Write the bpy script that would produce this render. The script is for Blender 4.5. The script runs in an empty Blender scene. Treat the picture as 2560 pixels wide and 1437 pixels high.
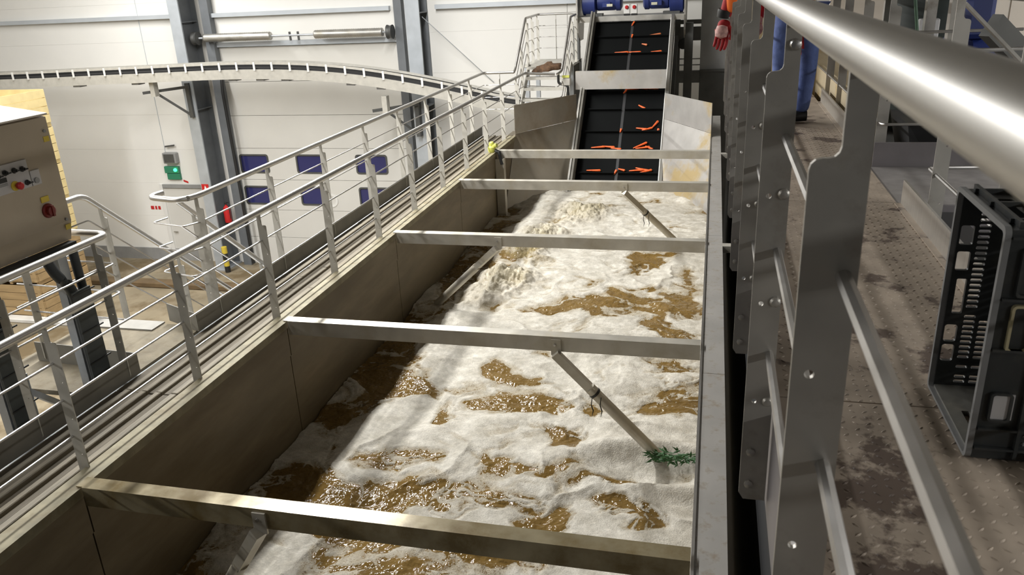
import bpy, bmesh, math, random
import numpy as np
from mathutils import Vector, Matrix
from mathutils.geometry import tessellate_polygon

random.seed(7); RNG = np.random.default_rng(11)
SC = bpy.context.scene
COL = SC.collection

# ------------------------------------------------------------------ camera, world, light, exposure
CAM = bpy.data.cameras.new('camera')
cam = bpy.data.objects.new('camera', CAM); COL.objects.link(cam)
CAM.sensor_width = 36.0; CAM.sensor_fit = 'HORIZONTAL'
CAM.lens = 1990.08 / 2560 * 36.0
CAM.clip_start = 0.02; CAM.clip_end = 200
_R = ((0.97121908, 0.04308261, -0.23425922), (0.23391572, -0.35795945, 0.90396265), (-0.04491023, -0.93274269, -0.35773474))
cam.matrix_world = Matrix(((_R[0][0], -_R[0][1], -_R[0][2], 0), (_R[1][0], -_R[1][1], -_R[1][2], 0), (_R[2][0], -_R[2][1], -_R[2][2], 8.2), (0, 0, 0, 1)))
CAM.dof.use_dof = True; CAM.dof.focus_distance = 8.0; CAM.dof.aperture_fstop = 11.0
SC.camera = cam

W = bpy.data.worlds.new('world'); SC.world = W; W.use_nodes = True
W.node_tree.nodes['Background'].inputs[0].default_value = (0.92, 0.96, 1.0, 1)
W.node_tree.nodes['Background'].inputs[1].default_value = 0.035

def area(name, loc, sx, sy, power, color=(1, 0.995, 0.975), rot=(0, 0, 0)):
    l = bpy.data.lights.new(name, 'AREA'); l.shape = 'RECTANGLE'; l.size = sx; l.size_y = sy
    l.energy = power; l.color = color
    o = bpy.data.objects.new(name, l); o.location = loc; o.rotation_euler = rot; COL.objects.link(o); return o
for k, e in enumerate((120, 470, 1120, 470, 10)):   # row of linear lamps under the roof, left of the tank
    area('linear_lamp_tank', (-6.85, 3.7 + 4.2 * k, 11.4), 0.45, 4.2, e)
for k, e in enumerate((700, 620, 500, 480, 480, 480)):   # row over the loading side; first one is added fill for post faces
    area('lamp_hall_and_fill', (-16.5 + (3.0 if k == 0 else 0), -3.4 + 4.4 * k, 11.4), 0.3, 3.6, e)
for k in range(4):                     # added fill row, low on the right, for gangway floor and posts
    area('fill_lamp_right', (4.6, -3.0 + 4.4 * k, 9.0), 0.3, 2.4, (250, 200, 130, 90)[k])
SC.view_settings.view_transform = 'Standard'; SC.view_settings.look = 'None'
SC.view_settings.exposure = 0.12; SC.view_settings.gamma = 1.0; SC.view_settings.use_curve_mapping = False

# ------------------------------------------------------------------ materials
MATS = {}
def mat(name, col, rough=0.5, metal=0.0, var=0.0, vscale=3.0, dirt=None, dscale=2.0, dlo=0.5, dhi=0.65, bump=0.0, bscale=60.0, stretch=(1, 1, 1), emit=None, estr=0, spec=None, rvar=0.0):
    m = bpy.data.materials.new(name); m.use_nodes = True
    nt = m.node_tree; N = nt.nodes; L = nt.links
    b = N['Principled BSDF']
    b.inputs['Roughness'].default_value = rough; b.inputs['Metallic'].default_value = metal
    if spec is not None: b.inputs['Specular IOR Level'].default_value = spec
    c4 = (*col, 1)
    b.inputs['Base Color'].default_value = c4
    tc = None
    def coords():
        nonlocal tc
        if tc is None:
            t = N.new('ShaderNodeTexCoord'); mp = N.new('ShaderNodeMapping'); mp.inputs['Scale'].default_value = stretch
            L.new(t.outputs['Object'], mp.inputs['Vector']); tc = mp
        return tc.outputs[0]
    out = None
    if var > 0:
        n = N.new('ShaderNodeTexNoise'); n.inputs['Scale'].default_value = vscale; n.inputs['Detail'].default_value = 5
        L.new(coords(), n.inputs['Vector'])
        r = N.new('ShaderNodeMapRange'); r.inputs['From Min'].default_value = 0.3; r.inputs['From Max'].default_value = 0.7
        r.inputs['To Min'].default_value = 1 - var; r.inputs['To Max'].default_value = 1 + var
        L.new(n.outputs['Fac'], r.inputs['Value'])
        x = N.new('ShaderNodeMix'); x.data_type = 'RGBA'; x.blend_type = 'MULTIPLY'; x.inputs['Factor'].default_value = 1
        x.inputs['A'].default_value = c4; L.new(r.outputs[0], x.inputs['B']); out = x.outputs['Result']
        if rvar:
            rr = N.new('ShaderNodeMapRange'); rr.inputs['To Min'].default_value = rough - rvar; rr.inputs['To Max'].default_value = rough + rvar
            L.new(n.outputs['Fac'], rr.inputs['Value']); L.new(rr.outputs[0], b.inputs['Roughness'])
    if dirt is not None:
        n2 = N.new('ShaderNodeTexNoise'); n2.inputs['Scale'].default_value = dscale; n2.inputs['Detail'].default_value = 8; n2.inputs['Roughness'].default_value = 0.65
        L.new(coords(), n2.inputs['Vector'])
        r2 = N.new('ShaderNodeMapRange'); r2.inputs['From Min'].default_value = dlo; r2.inputs['From Max'].default_value = dhi
        L.new(n2.outputs['Fac'], r2.inputs['Value'])
        y = N.new('ShaderNodeMix'); y.data_type = 'RGBA'
        L.new(r2.outputs[0], y.inputs['Factor'])
        if out is not None: L.new(out, y.inputs['A'])
        else: y.inputs['A'].default_value = c4
        y.inputs['B'].default_value = (*dirt, 1); out = y.outputs['Result']
        if metal > 0:
            rm = N.new('ShaderNodeMapRange'); rm.inputs['To Min'].default_value = metal; rm.inputs['To Max'].default_value = metal * 0.35
            L.new(r2.outputs[0], rm.inputs['Value']); L.new(rm.outputs[0], b.inputs['Metallic'])
    if out is not None: L.new(out, b.inputs['Base Color'])
    if bump > 0:
        n3 = N.new('ShaderNodeTexNoise'); n3.inputs['Scale'].default_value = bscale; n3.inputs['Detail'].default_value = 4
        L.new(coords(), n3.inputs['Vector'])
        bp = N.new('ShaderNodeBump'); bp.inputs['Strength'].default_value = bump; bp.inputs['Distance'].default_value = 0.01
        L.new(n3.outputs['Fac'], bp.inputs['Height']); L.new(bp.outputs[0], b.inputs['Normal'])
    if emit is not None:
        b.inputs['Emission Color'].default_value = (*emit, 1); b.inputs['Emission Strength'].default_value = estr
    MATS[name] = m; return m

mat('steel', (0.50, 0.485, 0.45), 0.42, 0.85, 0.12, 4, dirt=(0.30, 0.26, 0.19), dscale=1.6, dlo=0.52, dhi=0.8, rvar=0.12)
mat('steel_pipe', (0.56, 0.545, 0.52), 0.38, 1.0, 0.05, 9, rvar=0.06, stretch=(1, .12, 1))
mat('steel_rod', (0.55, 0.535, 0.52), 0.34, 1.0, 0.08, 12, rvar=0.08)
mat('steel_post', (0.42, 0.40, 0.365), 0.46, 0.75, 0.12, 7, dirt=(0.20, 0.165, 0.12), dscale=5, dlo=0.55, dhi=0.8, rvar=0.12)
mat('steel_post_light', (0.48, 0.46, 0.41), 0.45, 0.1, 0.1, 7)
mat('step_steel', (0.24, 0.225, 0.215), 0.5, 0.3, 0.15, 12)
mat('steel_rim', (0.46, 0.44, 0.41), 0.5, 0.5, 0.10, 3, dirt=(0.30, 0.25, 0.19), dscale=12, dlo=0.52, dhi=0.7)
mat('steel_beam', (0.54, 0.51, 0.445), 0.42, 0.5, 0.10, 5, dirt=(0.40, 0.35, 0.25), dscale=2.2, dlo=0.5, dhi=0.75, rvar=0.15)
mat('steel_beam_wet', (0.36, 0.31, 0.20), 0.22, 0.4, 0.15, 5, dirt=(0.17, 0.125, 0.055), dscale=2.2, dlo=0.42, dhi=0.62, rvar=0.12)
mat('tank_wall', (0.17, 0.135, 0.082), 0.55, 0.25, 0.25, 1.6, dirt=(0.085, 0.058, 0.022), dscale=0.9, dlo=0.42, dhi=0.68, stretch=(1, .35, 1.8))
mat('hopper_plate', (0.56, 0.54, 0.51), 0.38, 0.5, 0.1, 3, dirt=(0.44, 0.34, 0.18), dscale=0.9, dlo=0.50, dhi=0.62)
mat('hopper_plate_dirt_shade', (0.27, 0.24, 0.19), 0.45, 0.3, 0.15, 2, dirt=(0.16, 0.115, 0.06), dscale=1.0, dlo=0.45, dhi=0.7)  # brown dirt, darkened further for the left plate's shaded side
mat('deck_plank', (0.12, 0.10, 0.07), 0.75, 0.0, 0.28, 3.5, dirt=(0.085, 0.068, 0.042), dscale=3, dlo=0.48, dhi=0.7, stretch=(6, .5, 1), bump=0.5, bscale=40)
mat('deck_plank_light', (0.20, 0.175, 0.13), 0.7, 0.0, 0.25, 3.5, dirt=(0.20, 0.165, 0.11), dscale=2.2, dlo=0.5, dhi=0.75, stretch=(6, .5, 1), bump=0.4, bscale=40)
mat('landing_dirt', (0.165, 0.14, 0.095), 0.8, 0.0, 0.2, 5, dirt=(0.12, 0.095, 0.055), dscale=7, dlo=0.5, dhi=0.7, bump=0.3)
mat('rim_scale', (0.22, 0.195, 0.125), 0.6, 0.2, 0.22, 8, dirt=(0.17, 0.135, 0.07), dscale=6, dlo=0.48, dhi=0.65)
mat('checker_plate', (0.31, 0.255, 0.20), 0.6, 0.25, 0.16, 8, dirt=(0.085, 0.06, 0.045), dscale=2.6, dlo=0.545, dhi=0.585, rvar=0.1)
mat('toe_plate', (0.62, 0.60, 0.56), 0.35, 0.9, 0.08, 14, stretch=(1, 8, .4))
mat('toe_dark', (0.20, 0.185, 0.19), 0.5, 0.6, 0.12, 4)
mat('toe_left', (0.17, 0.16, 0.135), 0.5, 0.1, 0.15, 4)
mat('gap_shade', (0.012, 0.012, 0.013), 0.8, 0.0)  # near-black, paints the shaded gap between tank and gangway
mat('wall_panel', (0.78, 0.765, 0.725), 0.55, 0.0, 0.02, 0.8)
mat('door_panel', (0.62, 0.605, 0.565), 0.55, 0.0, 0.03, 0.8)
mat('girt', (0.52, 0.55, 0.58), 0.5, 0.3, 0.05, 2)
mat('column_steel', (0.45, 0.48, 0.51), 0.45, 0.35, 0.10, 2.5)
mat('web_shade_track', (0.16, 0.17, 0.18), 0.6, 0.3, 0.12, 2.5)  # column steel darkened for shade between flanges; also the dark grey tracks
mat('dark_steel', (0.10, 0.10, 0.095), 0.55, 0.4, 0.15, 3)
mat('mid_grey', (0.30, 0.30, 0.295), 0.55, 0.2, 0.1, 3)
mat('pane', (0.030, 0.032, 0.12), 0.12, 0.0)
mat('black_rubber', (0.014, 0.014, 0.015), 0.65)
mat('belt', (0.004, 0.0045, 0.0045), 0.85, spec=0.12)
mat('belt_seam', (0.035, 0.035, 0.036), 0.5)
mat('carrot', (0.80, 0.13, 0.025), 0.45, 0.0, 0.15, 30)
mat('carrot_pale', (0.62, 0.17, 0.06), 0.5, 0.0, 0.15, 30)
mat('motor_blue', (0.020, 0.035, 0.16), 0.4, 0.0, 0.1, 5)
mat('label_cream', (0.62, 0.60, 0.45), 0.5)
mat('white_plastic', (0.72, 0.71, 0.68), 0.45)
mat('red_paint', (0.50, 0.02, 0.02), 0.35)
mat('dark_red', (0.16, 0.012, 0.008), 0.4)
mat('yellow', (0.62, 0.47, 0.05), 0.5)
mat('yellow_green', (0.55, 0.56, 0.12), 0.45)
mat('cabinet', (0.42, 0.355, 0.265), 0.42, 0.0, 0.08, 2)
mat('cabinet_top', (0.62, 0.57, 0.50), 0.45)
mat('panel_plate', (0.50, 0.49, 0.49), 0.4, 0.3)
mat('black', (0.02, 0.02, 0.02), 0.4)
mat('cable_black', (0.028, 0.032, 0.034), 0.55)
mat('cable_tray', (0.055, 0.062, 0.062), 0.5, 0.1, 0.15, 6)
mat('galv', (0.46, 0.48, 0.50), 0.45, 0.5, 0.12, 6)
mat('crate_yellow', (0.72, 0.58, 0.29), 0.7, 0.0, 0.12, 3)
mat('crate_wood', (0.37, 0.255, 0.125), 0.75, 0.0, 0.15, 4, stretch=(.4, 1, 3))
mat('concrete', (0.25, 0.205, 0.135), 0.7, 0.0, 0.25, 0.7, dirt=(0.14, 0.10, 0.05), dscale=0.5, dlo=0.5, dhi=0.62)
mat('brown_timber', (0.13, 0.085, 0.04), 0.75, 0.0, 0.2, 3)
mat('nosing', (0.26, 0.25, 0.225), 0.5, 0.2, 0.15, 6)
mat('kerb', (0.66, 0.64, 0.60), 0.6, 0.0, 0.1, 3)
mat('ceiling', (0.35, 0.35, 0.34), 0.8)
mat('green_sign', (0.03, 0.20, 0.11), 0.5)
mat('green_led', (0.05, 0.9, 0.3), 0.5, emit=(0.05, 1.0, 0.35), estr=3.0)
mat('crate_plastic', (0.020, 0.022, 0.022), 0.42, 0.0, 0.2, 8, dirt=(0.05, 0.048, 0.04), dscale=7, dlo=0.5, dhi=0.7)
mat('crate_rim', (0.15, 0.15, 0.148), 0.5, 0.0, 0.15, 12)
mat('crate_floor', (0.11, 0.107, 0.095), 0.45, 0.0, 0.25, 8, dirt=(0.19, 0.18, 0.15), dscale=6, dlo=0.5, dhi=0.7)
mat('crate_tan', (0.30, 0.26, 0.15), 0.6)
mat('jeans', (0.085, 0.125, 0.31), 0.85, 0.0, 0.3, 9, bump=1.0, bscale=13)
mat('hi_vis', (1.0, 0.20, 0.03), 0.7)
mat('red_cloth', (0.34, 0.012, 0.014), 0.75, 0.0, 0.15, 20)
mat('glove_print', (0.62, 0.36, 0.33), 0.7, 0.0, 0.3, 40)
mat('skin', (0.55, 0.28, 0.20), 0.55)
mat('hair', (0.05, 0.03, 0.02), 0.6)
mat('shoe', (0.012, 0.012, 0.012), 0.5)
mat('drum_green', (0.035, 0.045, 0.042), 0.5, 0.1, 0.1, 3)
mat('green_hose', (0.12, 0.22, 0.15), 0.5)
mat('machine_beige', (0.46, 0.38, 0.25), 0.6, 0.0, 0.1, 3, dirt=(0.38, 0.26, 0.09), dscale=3, dlo=0.52, dhi=0.65)
mat('panel_light', (0.58, 0.52, 0.45), 0.6, 0.0, 0.08, 2)
mat('greens', (0.035, 0.11, 0.03), 0.6, 0.0, 0.3, 30)
mat('brown_peat', (0.085, 0.045, 0.022), 0.9, 0.0, 0.4, 14)
mat('weed_dark', (0.02, 0.02, 0.012), 0.7)

# ------------------------------------------------------------------ geometry helpers
def V(*a): return Vector(a)
class MB:
    def __init__(self): self.v = []; self.f = []
    def add(self, verts, faces):
        o = len(self.v); self.v += [tuple(p) for p in verts]; self.f += [tuple(i + o for i in f) for f in faces]; return self
    def box(self, x0, x1, y0, y1, z0, z1):
        return self.add([(x0, y0, z0), (x1, y0, z0), (x1, y1, z0), (x0, y1, z0), (x0, y0, z1), (x1, y0, z1), (x1, y1, z1), (x0, y1, z1)],
                        [(3, 2, 1, 0), (4, 5, 6, 7), (0, 1, 5, 4), (1, 2, 6, 5), (2, 3, 7, 6), (3, 0, 4, 7)])
    def cbox(self, x0, x1, y0, y1, z0, z1, c=0.005):
        """box with chamfered edges"""
        bm = bmesh.new(); bmesh.ops.create_cube(bm, size=1)
        for v in bm.verts: v.co = ((x0 + x1) / 2 + v.co.x * (x1 - x0), (y0 + y1) / 2 + v.co.y * (y1 - y0), (z0 + z1) / 2 + v.co.z * (z1 - z0))
        bmesh.ops.bevel(bm, geom=bm.edges[:], offset=c, segments=1, affect='EDGES')
        return self.bm(bm)
    def bm(self, bm):
        bm.verts.ensure_lookup_table(); bm.verts.index_update()
        self.add([v.co[:] for v in bm.verts], [[v.index for v in f.verts] for f in bm.faces]); bm.free(); return self
    def bar(self, p, q, w, h, up=(0, 0, 1)):
        """rectangular bar p->q, w across (perp. to up), h along up"""
        p = Vector(p); q = Vector(q); d = (q - p).normalized(); u = Vector(up); s = d.cross(u)
        if s.length < 1e-4: s = d.cross(Vector((1, 0, 0)))
        s.normalize(); u = s.cross(d).normalized()
        vs = []
        for c in (p, q):
            for a, b in ((-1, -1), (1, -1), (1, 1), (-1, 1)): vs.append(c + s * (a * w / 2) + u * (b * h / 2))
        return self.add(vs, [(0, 1, 2, 3), (7, 6, 5, 4), (0, 4, 5, 1), (1, 5, 6, 2), (2, 6, 7, 3), (3, 7, 4, 0)])
    def tube(self, pts, r, n=12, cap=True, closed=False):
        pts = [Vector(p) for p in pts]; m = len(pts); rs = r if isinstance(r, (list, tuple)) else [r] * m
        T = []
        for i in range(m):
            a = pts[max(i - 1, 0)]; b = pts[min(i + 1, m - 1)]
            if i in (0, m - 1): t = (b - a).normalized()
            else: t = ((pts[i] - a).normalized() + (b - pts[i]).normalized()).normalized()
            T.append(t)
        ref = Vector((0, 0, 1)) if abs(T[0].z) < 0.9 else Vector((1, 0, 0))
        s = T[0].cross(ref).normalized(); vs = []; fs = []
        for i in range(m):
            s = (s - T[i] * s.dot(T[i])).normalized(); u = s.cross(T[i])
            k = 1.0
            if 0 < i < m - 1:
                c = (pts[i + 1] - pts[i]).normalized().dot(T[i]); k = 1 / max(c, 0.5)
            for j in range(n):
                a = 2 * math.pi * j / n
                vs.append(pts[i] + (s * math.cos(a) + u * math.sin(a)) * rs[i])
        for i in range(m - 1):
            for j in range(n):
                fs.append((i * n + j, i * n + (j + 1) % n, (i + 1) * n + (j + 1) % n, (i + 1) * n + j))
        if cap: fs.append(tuple(range(n - 1, -1, -1))); fs.append(tuple((m - 1) * n + j for j in range(n)))
        return self.add(vs, fs)
    def plate(self, outer, holes, org, U, Vv, t):
        """flat plate with holes: 2-D outlines placed at org + u*U + v*Vv, thickness t along U x V (centred)"""
        U = Vector(U); Vv = Vector(Vv); Nn = U.cross(Vv).normalized(); org = Vector(org)
        loops = [outer] + list(holes); flat = [p for l in loops for p in l]
        tris = tessellate_polygon([[Vector((p[0], p[1], 0)) for p in l] for l in loops])
        n = len(flat); vs = []
        for sg in (1, -1):
            for p in flat: vs.append(org + U * p[0] + Vv * p[1] + Nn * (sg * t / 2))
        fs = []
        for a, b, c in tris:
            A, B, Cc = flat[a], flat[b], flat[c]
            if (B[0] - A[0]) * (Cc[1] - A[1]) - (B[1] - A[1]) * (Cc[0] - A[0]) < 0: a, b, c = a, c, b
            fs.append((a, b, c)); fs.append((a + n, c + n, b + n))
        o = 0
        for li, l in enumerate(loops):
            m = len(l); ar = sum(l[i][0] * l[(i + 1) % m][1] - l[(i + 1) % m][0] * l[i][1] for i in range(m))
            flip = (ar > 0) == (li == 0)
            for i in range(m):
                a = o + i; b = o + (i + 1) % m
                fs.append((b, a, a + n, b + n) if flip else (a, b, b + n, a + n))
            o += m
        return self.add(vs, fs)
    def lathe(self, prof, org, axis, n=20):
        """profile [(r, h)] around axis from org"""
        ax = Vector(axis).normalized(); s = ax.cross(Vector((0, 0, 1)) if abs(ax.z) < .9 else Vector((1, 0, 0))).normalized(); u = ax.cross(s); org = Vector(org)
        vs = []; fs = []
        for r, h in prof:
            for j in range(n):
                a = 2 * math.pi * j / n; vs.append(org + ax * h + (s * math.cos(a) + u * math.sin(a)) * max(r, 1e-4))
        for i in range(len(prof) - 1):
            for j in range(n): fs.append((i * n + j, i * n + (j + 1) % n, (i + 1) * n + (j + 1) % n, (i + 1) * n + j))
        fs.append(tuple(range(n - 1, -1, -1))); fs.append(tuple((len(prof) - 1) * n + j for j in range(n)))
        return self.add(vs, fs)
    def build(self, name, material, parent=None, smooth=True, ang=35):
        me = bpy.data.meshes.new(name)
        off = Vector((0, 0, 0))
        if parent is not None: off = ORG[parent.name]
        else:
            xs = [p[0] for p in self.v]; ys = [p[1] for p in self.v]; zs = [p[2] for p in self.v]
            off = Vector(((min(xs) + max(xs)) / 2, (min(ys) + max(ys)) / 2, min(zs)))
        me.from_pydata([(p[0] - off.x, p[1] - off.y, p[2] - off.z) for p in self.v], [], self.f)
        me.update()
        if smooth:
            me.shade_smooth(); me.set_sharp_from_angle(angle=math.radians(ang))
        me.materials.append(MATS[material])
        o = bpy.data.objects.new(name, me); COL.objects.link(o)
        if parent is not None: o.parent = parent; ORG[o.name] = off
        else: o.location = off; ORG[o.name] = off
        return o
ORG = {}
def thing(name, loc, label=None, cat=None, group=None, kind=None):
    o = bpy.data.objects.new(name, None); COL.objects.link(o); o.location = loc; o.empty_display_size = 0.1
    ORG[o.name] = Vector(loc); tag(o, label, cat, group, kind); return o
def tag(o, label=None, cat=None, group=None, kind=None):
    if label: o['label'] = label
    if cat: o['category'] = cat
    if group: o['group'] = group
    if kind: o['kind'] = kind
    return o
def rrect(x0, y0, x1, y1, r, n=4):
    out = []
    for cx, cy, a0 in ((x1 - r, y0 + r, -90), (x1 - r, y1 - r, 0), (x0 + r, y1 - r, 90), (x0 + r, y0 + r, 180)):
        for k in range(n + 1):
            a = math.radians(a0 + 90 * k / n); out.append((cx + r * math.cos(a), cy + r * math.sin(a)))
    return out
def circ(cx, cy, r, n=10): return [(cx + r * math.cos(2 * math.pi * k / n), cy + r * math.sin(2 * math.pi * k / n)) for k in range(n)]
def arc_corner(a, b, c, r, n=6):
    """points that round the corner at b of path a-b-c"""
    a, b, c = Vector(a), Vector(b), Vector(c); p = b + (a - b).normalized() * r; q = b + (c - b).normalized() * r
    return [((1 - t) ** 2) * p + 2 * t * (1 - t) * b + t * t * q for t in [k / n for k in range(n + 1)]]
def rounded(path, r):
    out = [Vector(path[0])]
    for i in range(1, len(path) - 1): out += arc_corner(path[i - 1], path[i], path[i + 1], r)
    out.append(Vector(path[-1])); return out

# levels (camera stands at z = 8.2)
GND = -0.4; DECK = 4.95; RIM = 5.2; WATER = 4.0; FLR = 7.02; RAIL_R = 8.113; RAIL_L = 6.283
YW = 23.0

# ------------------------------------------------------------------ hall shell
def struct(name, mb, m, label=None): return tag(mb.build(name, m, smooth=False), label, kind='structure')
fl = struct('floor', MB().box(-27, 9, -6, 24, GND - 0.3, GND), 'concrete', 'brown stained concrete floor of the hall')
struct('ceiling', MB().box(-27, 9, -6, 24, 12.2, 12.5), 'ceiling', 'pale hall ceiling')
struct('wall_left', MB().box(-27.3, -27, -6, 24, GND, 12.2), 'wall_panel', 'white left hall wall')
struct('wall_right', MB().box(9, 9.3, -6, 24, GND, 12.2), 'wall_panel', 'white right hall wall')
wb = struct('wall_back', MB().box(-27, 9, YW + 0.06, YW + 0.3, GND, 12.2), 'wall_panel', 'off-white back wall of wide horizontal sandwich panels')
# sandwich panels of the back wall: wide boards between the columns, joints recessed
zl = [GND, 1.2, 2.36, 3.5, 4.65, 5.8, 6.95, 8.1, 9.2, 10.4, 12.2]
for xa, xb in ((-27, -15.32), (-9.02, -4.0), (-4.0, 2.5), (2.5, 9)):
    for i in range(len(zl) - 1):
        MB().box(xa, xb - 0.012, YW, YW + 0.06, zl[i] + 0.0012, zl[i + 1] - 0.0012).build('panel', 'wall_panel', wb, smooth=False)
MB().box(-15.32, -9.02, YW, YW + 0.06, 7.0, 12.2).build('panel', 'wall_panel', wb, smooth=False)
struct('baseboard_back', MB().box(-27, -16.8, YW - 0.05, YW - 0.005, GND, 0.02), 'mid_grey', 'grey kerb strip along foot of back wall')
struct('trim_1', MB().box(-27, -16.2, YW - 0.16, YW - 0.005, 7.62, 7.74), 'girt', 'blue-grey horizontal wall rail left of near column')
struct('trim_2', MB().box(-15.1, -9.2, YW - 0.16, YW - 0.005, 7.60, 7.72), 'girt', 'blue-grey horizontal wall rail above the roller door')
struct('trim_3', MB().box(-7.8, 9, YW - 0.16, YW - 0.005, 7.58, 7.70), 'girt', 'blue-grey horizontal wall rail right of far column')

# sectional door with six blue windows
dr = thing('door_1', (-12.2, YW, GND), 'wide white sectional loading door with six blue windows', kind='structure')
zs = [GND, 0.55, 1.5, 2.52, 3.55, 4.6, 5.65, 6.7]
WX = [(-14.93, -13.94), (-12.9, -11.96), (-10.83, -9.81)]
for i in range(len(zs) - 1):
    holes = []
    if i in (2, 3):
        za, zb = ((1.71, 2.28), (2.765, 3.328))[i - 2]
        holes = [rrect(a, za, b, zb, 0.07) for a, b in WX]
    MB().plate([(-15.2, zs[i] + 0.006), (-9.1, zs[i] + 0.006), (-9.1, zs[i + 1] - 0.006), (-15.2, zs[i + 1] - 0.006)], holes, (0, YW + 0.02, 0), (1, 0, 0), (0, 0, 1), 0.05).build('section', 'door_panel', dr, smooth=False)
for za, zb in ((1.71, 2.28), (2.765, 3.328)):
    for a, b in WX:
        w = MB().plate(rrect(a - 0.03, za - 0.03, b + 0.03, zb + 0.03, 0.09), [rrect(a + .02, za + .02, b - .02, zb - .02, 0.06)], (0, YW - 0.01, 0), (1, 0, 0), (0, 0, 1), 0.03).build('window_frame', 'dark_steel', dr)
        MB().plate(rrect(a, za, b, zb, 0.07), [], (0, YW + 0.015, 0), (1, 0, 0), (0, 0, 1), 0.012).build('pane', 'pane', w)
MB().box(-15.25, -9.05, YW - 0.12, YW - 0.006, 6.72, 6.86).build('header_beam', 'girt', dr, smooth=False)
MB().box(-15.3, -15.02, YW - 0.25, YW - 0.01, GND, 9.4).build('track', 'web_shade_track', dr, smooth=False)
MB().box(-9.02, -8.78, YW - 0.25, YW - 0.01, GND, 9.4).build('track', 'web_shade_track', dr, smooth=False)
MB().plate([(a, b) for a, b in circ(-11.85, 1.85, .22, 20)], [circ(-11.85, 1.85, .15, 20)], (0, YW - 0.015, 0), (1, 0, 0), (0, 0, 1), 0.02).build('round_lock', 'white_plastic', dr)

# door spring shaft
ts = thing('door_spring_shaft', (-12.3, YW - 0.4, 6.9), 'grey spring shaft with two long coils above the loading door', 'door spring')
ys = YW - 0.4
MB().tube([(-15.5, ys, 7.02), (-9.05, ys, 7.02)], 0.03, 10).build('shaft', 'galv', ts)
for a, b in ((-15.2, -12.95), (-11.5, -9.35)):
    pr = []
    n = 60
    for k in range(n + 1): pr.append((0.115 + 0.012 * (k % 2), (b - a) * k / n))
    MB().lathe(pr, (a, ys, 7.02), (1, 0, 0), 14).build('coil_spring', 'steel', ts, ang=80)
for x in (-15.5, -9.12):
    MB().lathe([(0.03, -.09), (0.2, -.08), (0.17, 0), (0.2, .08), (0.03, .09)], (x, ys, 7.02), (1, 0, 0), 18).build('cable_drum', 'dark_steel', ts)
for x in (-12.32, -12.05): MB().bar((x, ys, 7.12), (x, ys + .02, 6.87), 0.05, 0.05, (0, 1, 0)).build('bracket', 'dark_steel', ts)

# personnel door, sign boxes, extinguisher
d2 = thing('door_2', (-17.3, YW, GND), 'plain white personnel door under the green exit sign', kind='structure')
MB().box(-18.05, -16.5, YW - 0.02, YW - 0.002, GND, 2.18).build('leaf', 'door_panel', d2, smooth=False)
for xa, xb, za, zb in ((-18.17, -18.05, GND, 2.32), (-16.5, -16.42, GND, 2.32), (-18.05, -16.5, 2.2, 2.32)):
    MB().box(xa, xb, YW - 0.07, YW - 0.001, za, zb).build('door_frame', 'mid_grey' if zb == 2.32 and za > 0 else 'white_plastic', d2, smooth=False)
MB().tube([(-18.3 + .35, YW - .07, .65), (-18.3 + .5, YW - .07, .65)], 0.02, 8).build('door_handle', 'steel', d2)
es = thing('exit_sign', (-17.5, YW - .1, 2.52), 'green exit sign box with a lit green lamp', 'exit sign')
MB().cbox(-17.8, -17.26, YW - .12, YW - .003, 2.72, 2.95, .01).build('lamp_housing', 'green_sign', es)
MB().cbox(-17.75, -17.26, YW - .1, YW - .003, 2.5, 2.71, .01).build('sign_board', 'green_sign', es)
MB().lathe([(0.02, 0), (.06, .01), (.055, .05), (.02, .07)], (-17.36, YW - .12, 2.84), (0, -1, 0), 14).build('lamp', 'green_led', es)
sp = thing('wall_box', (-17.4, YW - .1, 3.05), 'small grey metal box above the green exit sign', 'wall box')
MB().cbox(-17.72, -17.22, YW - .2, YW - .003, 3.06, 3.42, .02).build('body', 'mid_grey', sp)
MB().cbox(-17.66, -17.28, YW - .215, YW - .2, 3.1, 3.38, .004).build('cover', 'dark_steel', sp)
MB().bar((-17.6, YW - .1, 3.62), (-17.25, YW - .1, 3.66), .05, .05).build('bracket', 'dark_steel', sp)
MB().tube([(-17.7, YW - .012, 3.42), (-17.72, YW - .012, 8.5)], .009, 6).build('cable', 'girt', sp)
fe = thing('fire_extinguisher', (-15.47, YW - .45, 1.1), 'red fire extinguisher hanging beside the near column', 'extinguisher')
MB().lathe([(.02, 0), (.105, .02), (.115, .06), (.115, .46), (.09, .54), (.035, .58), (.03, .62)], (-15.47, YW - .45, 1.15), (0, 0, 1), 18).build('cylinder', 'red_paint', fe)
MB().lathe([(.03, 0), (.04, .02), (.04, .06), (.02, .08)], (-15.47, YW - .45, 1.77), (0, 0, 1), 12).box(-15.50, -15.36, YW - .47, YW - .43, 1.82, 1.85).build('valve', 'black', fe)
MB().tube([(-15.43, YW - .45, 1.8), (-15.36, YW - .47, 1.7), (-15.355, YW - .47, 1.3)], .014, 8).build('hose', 'black', fe)

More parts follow.
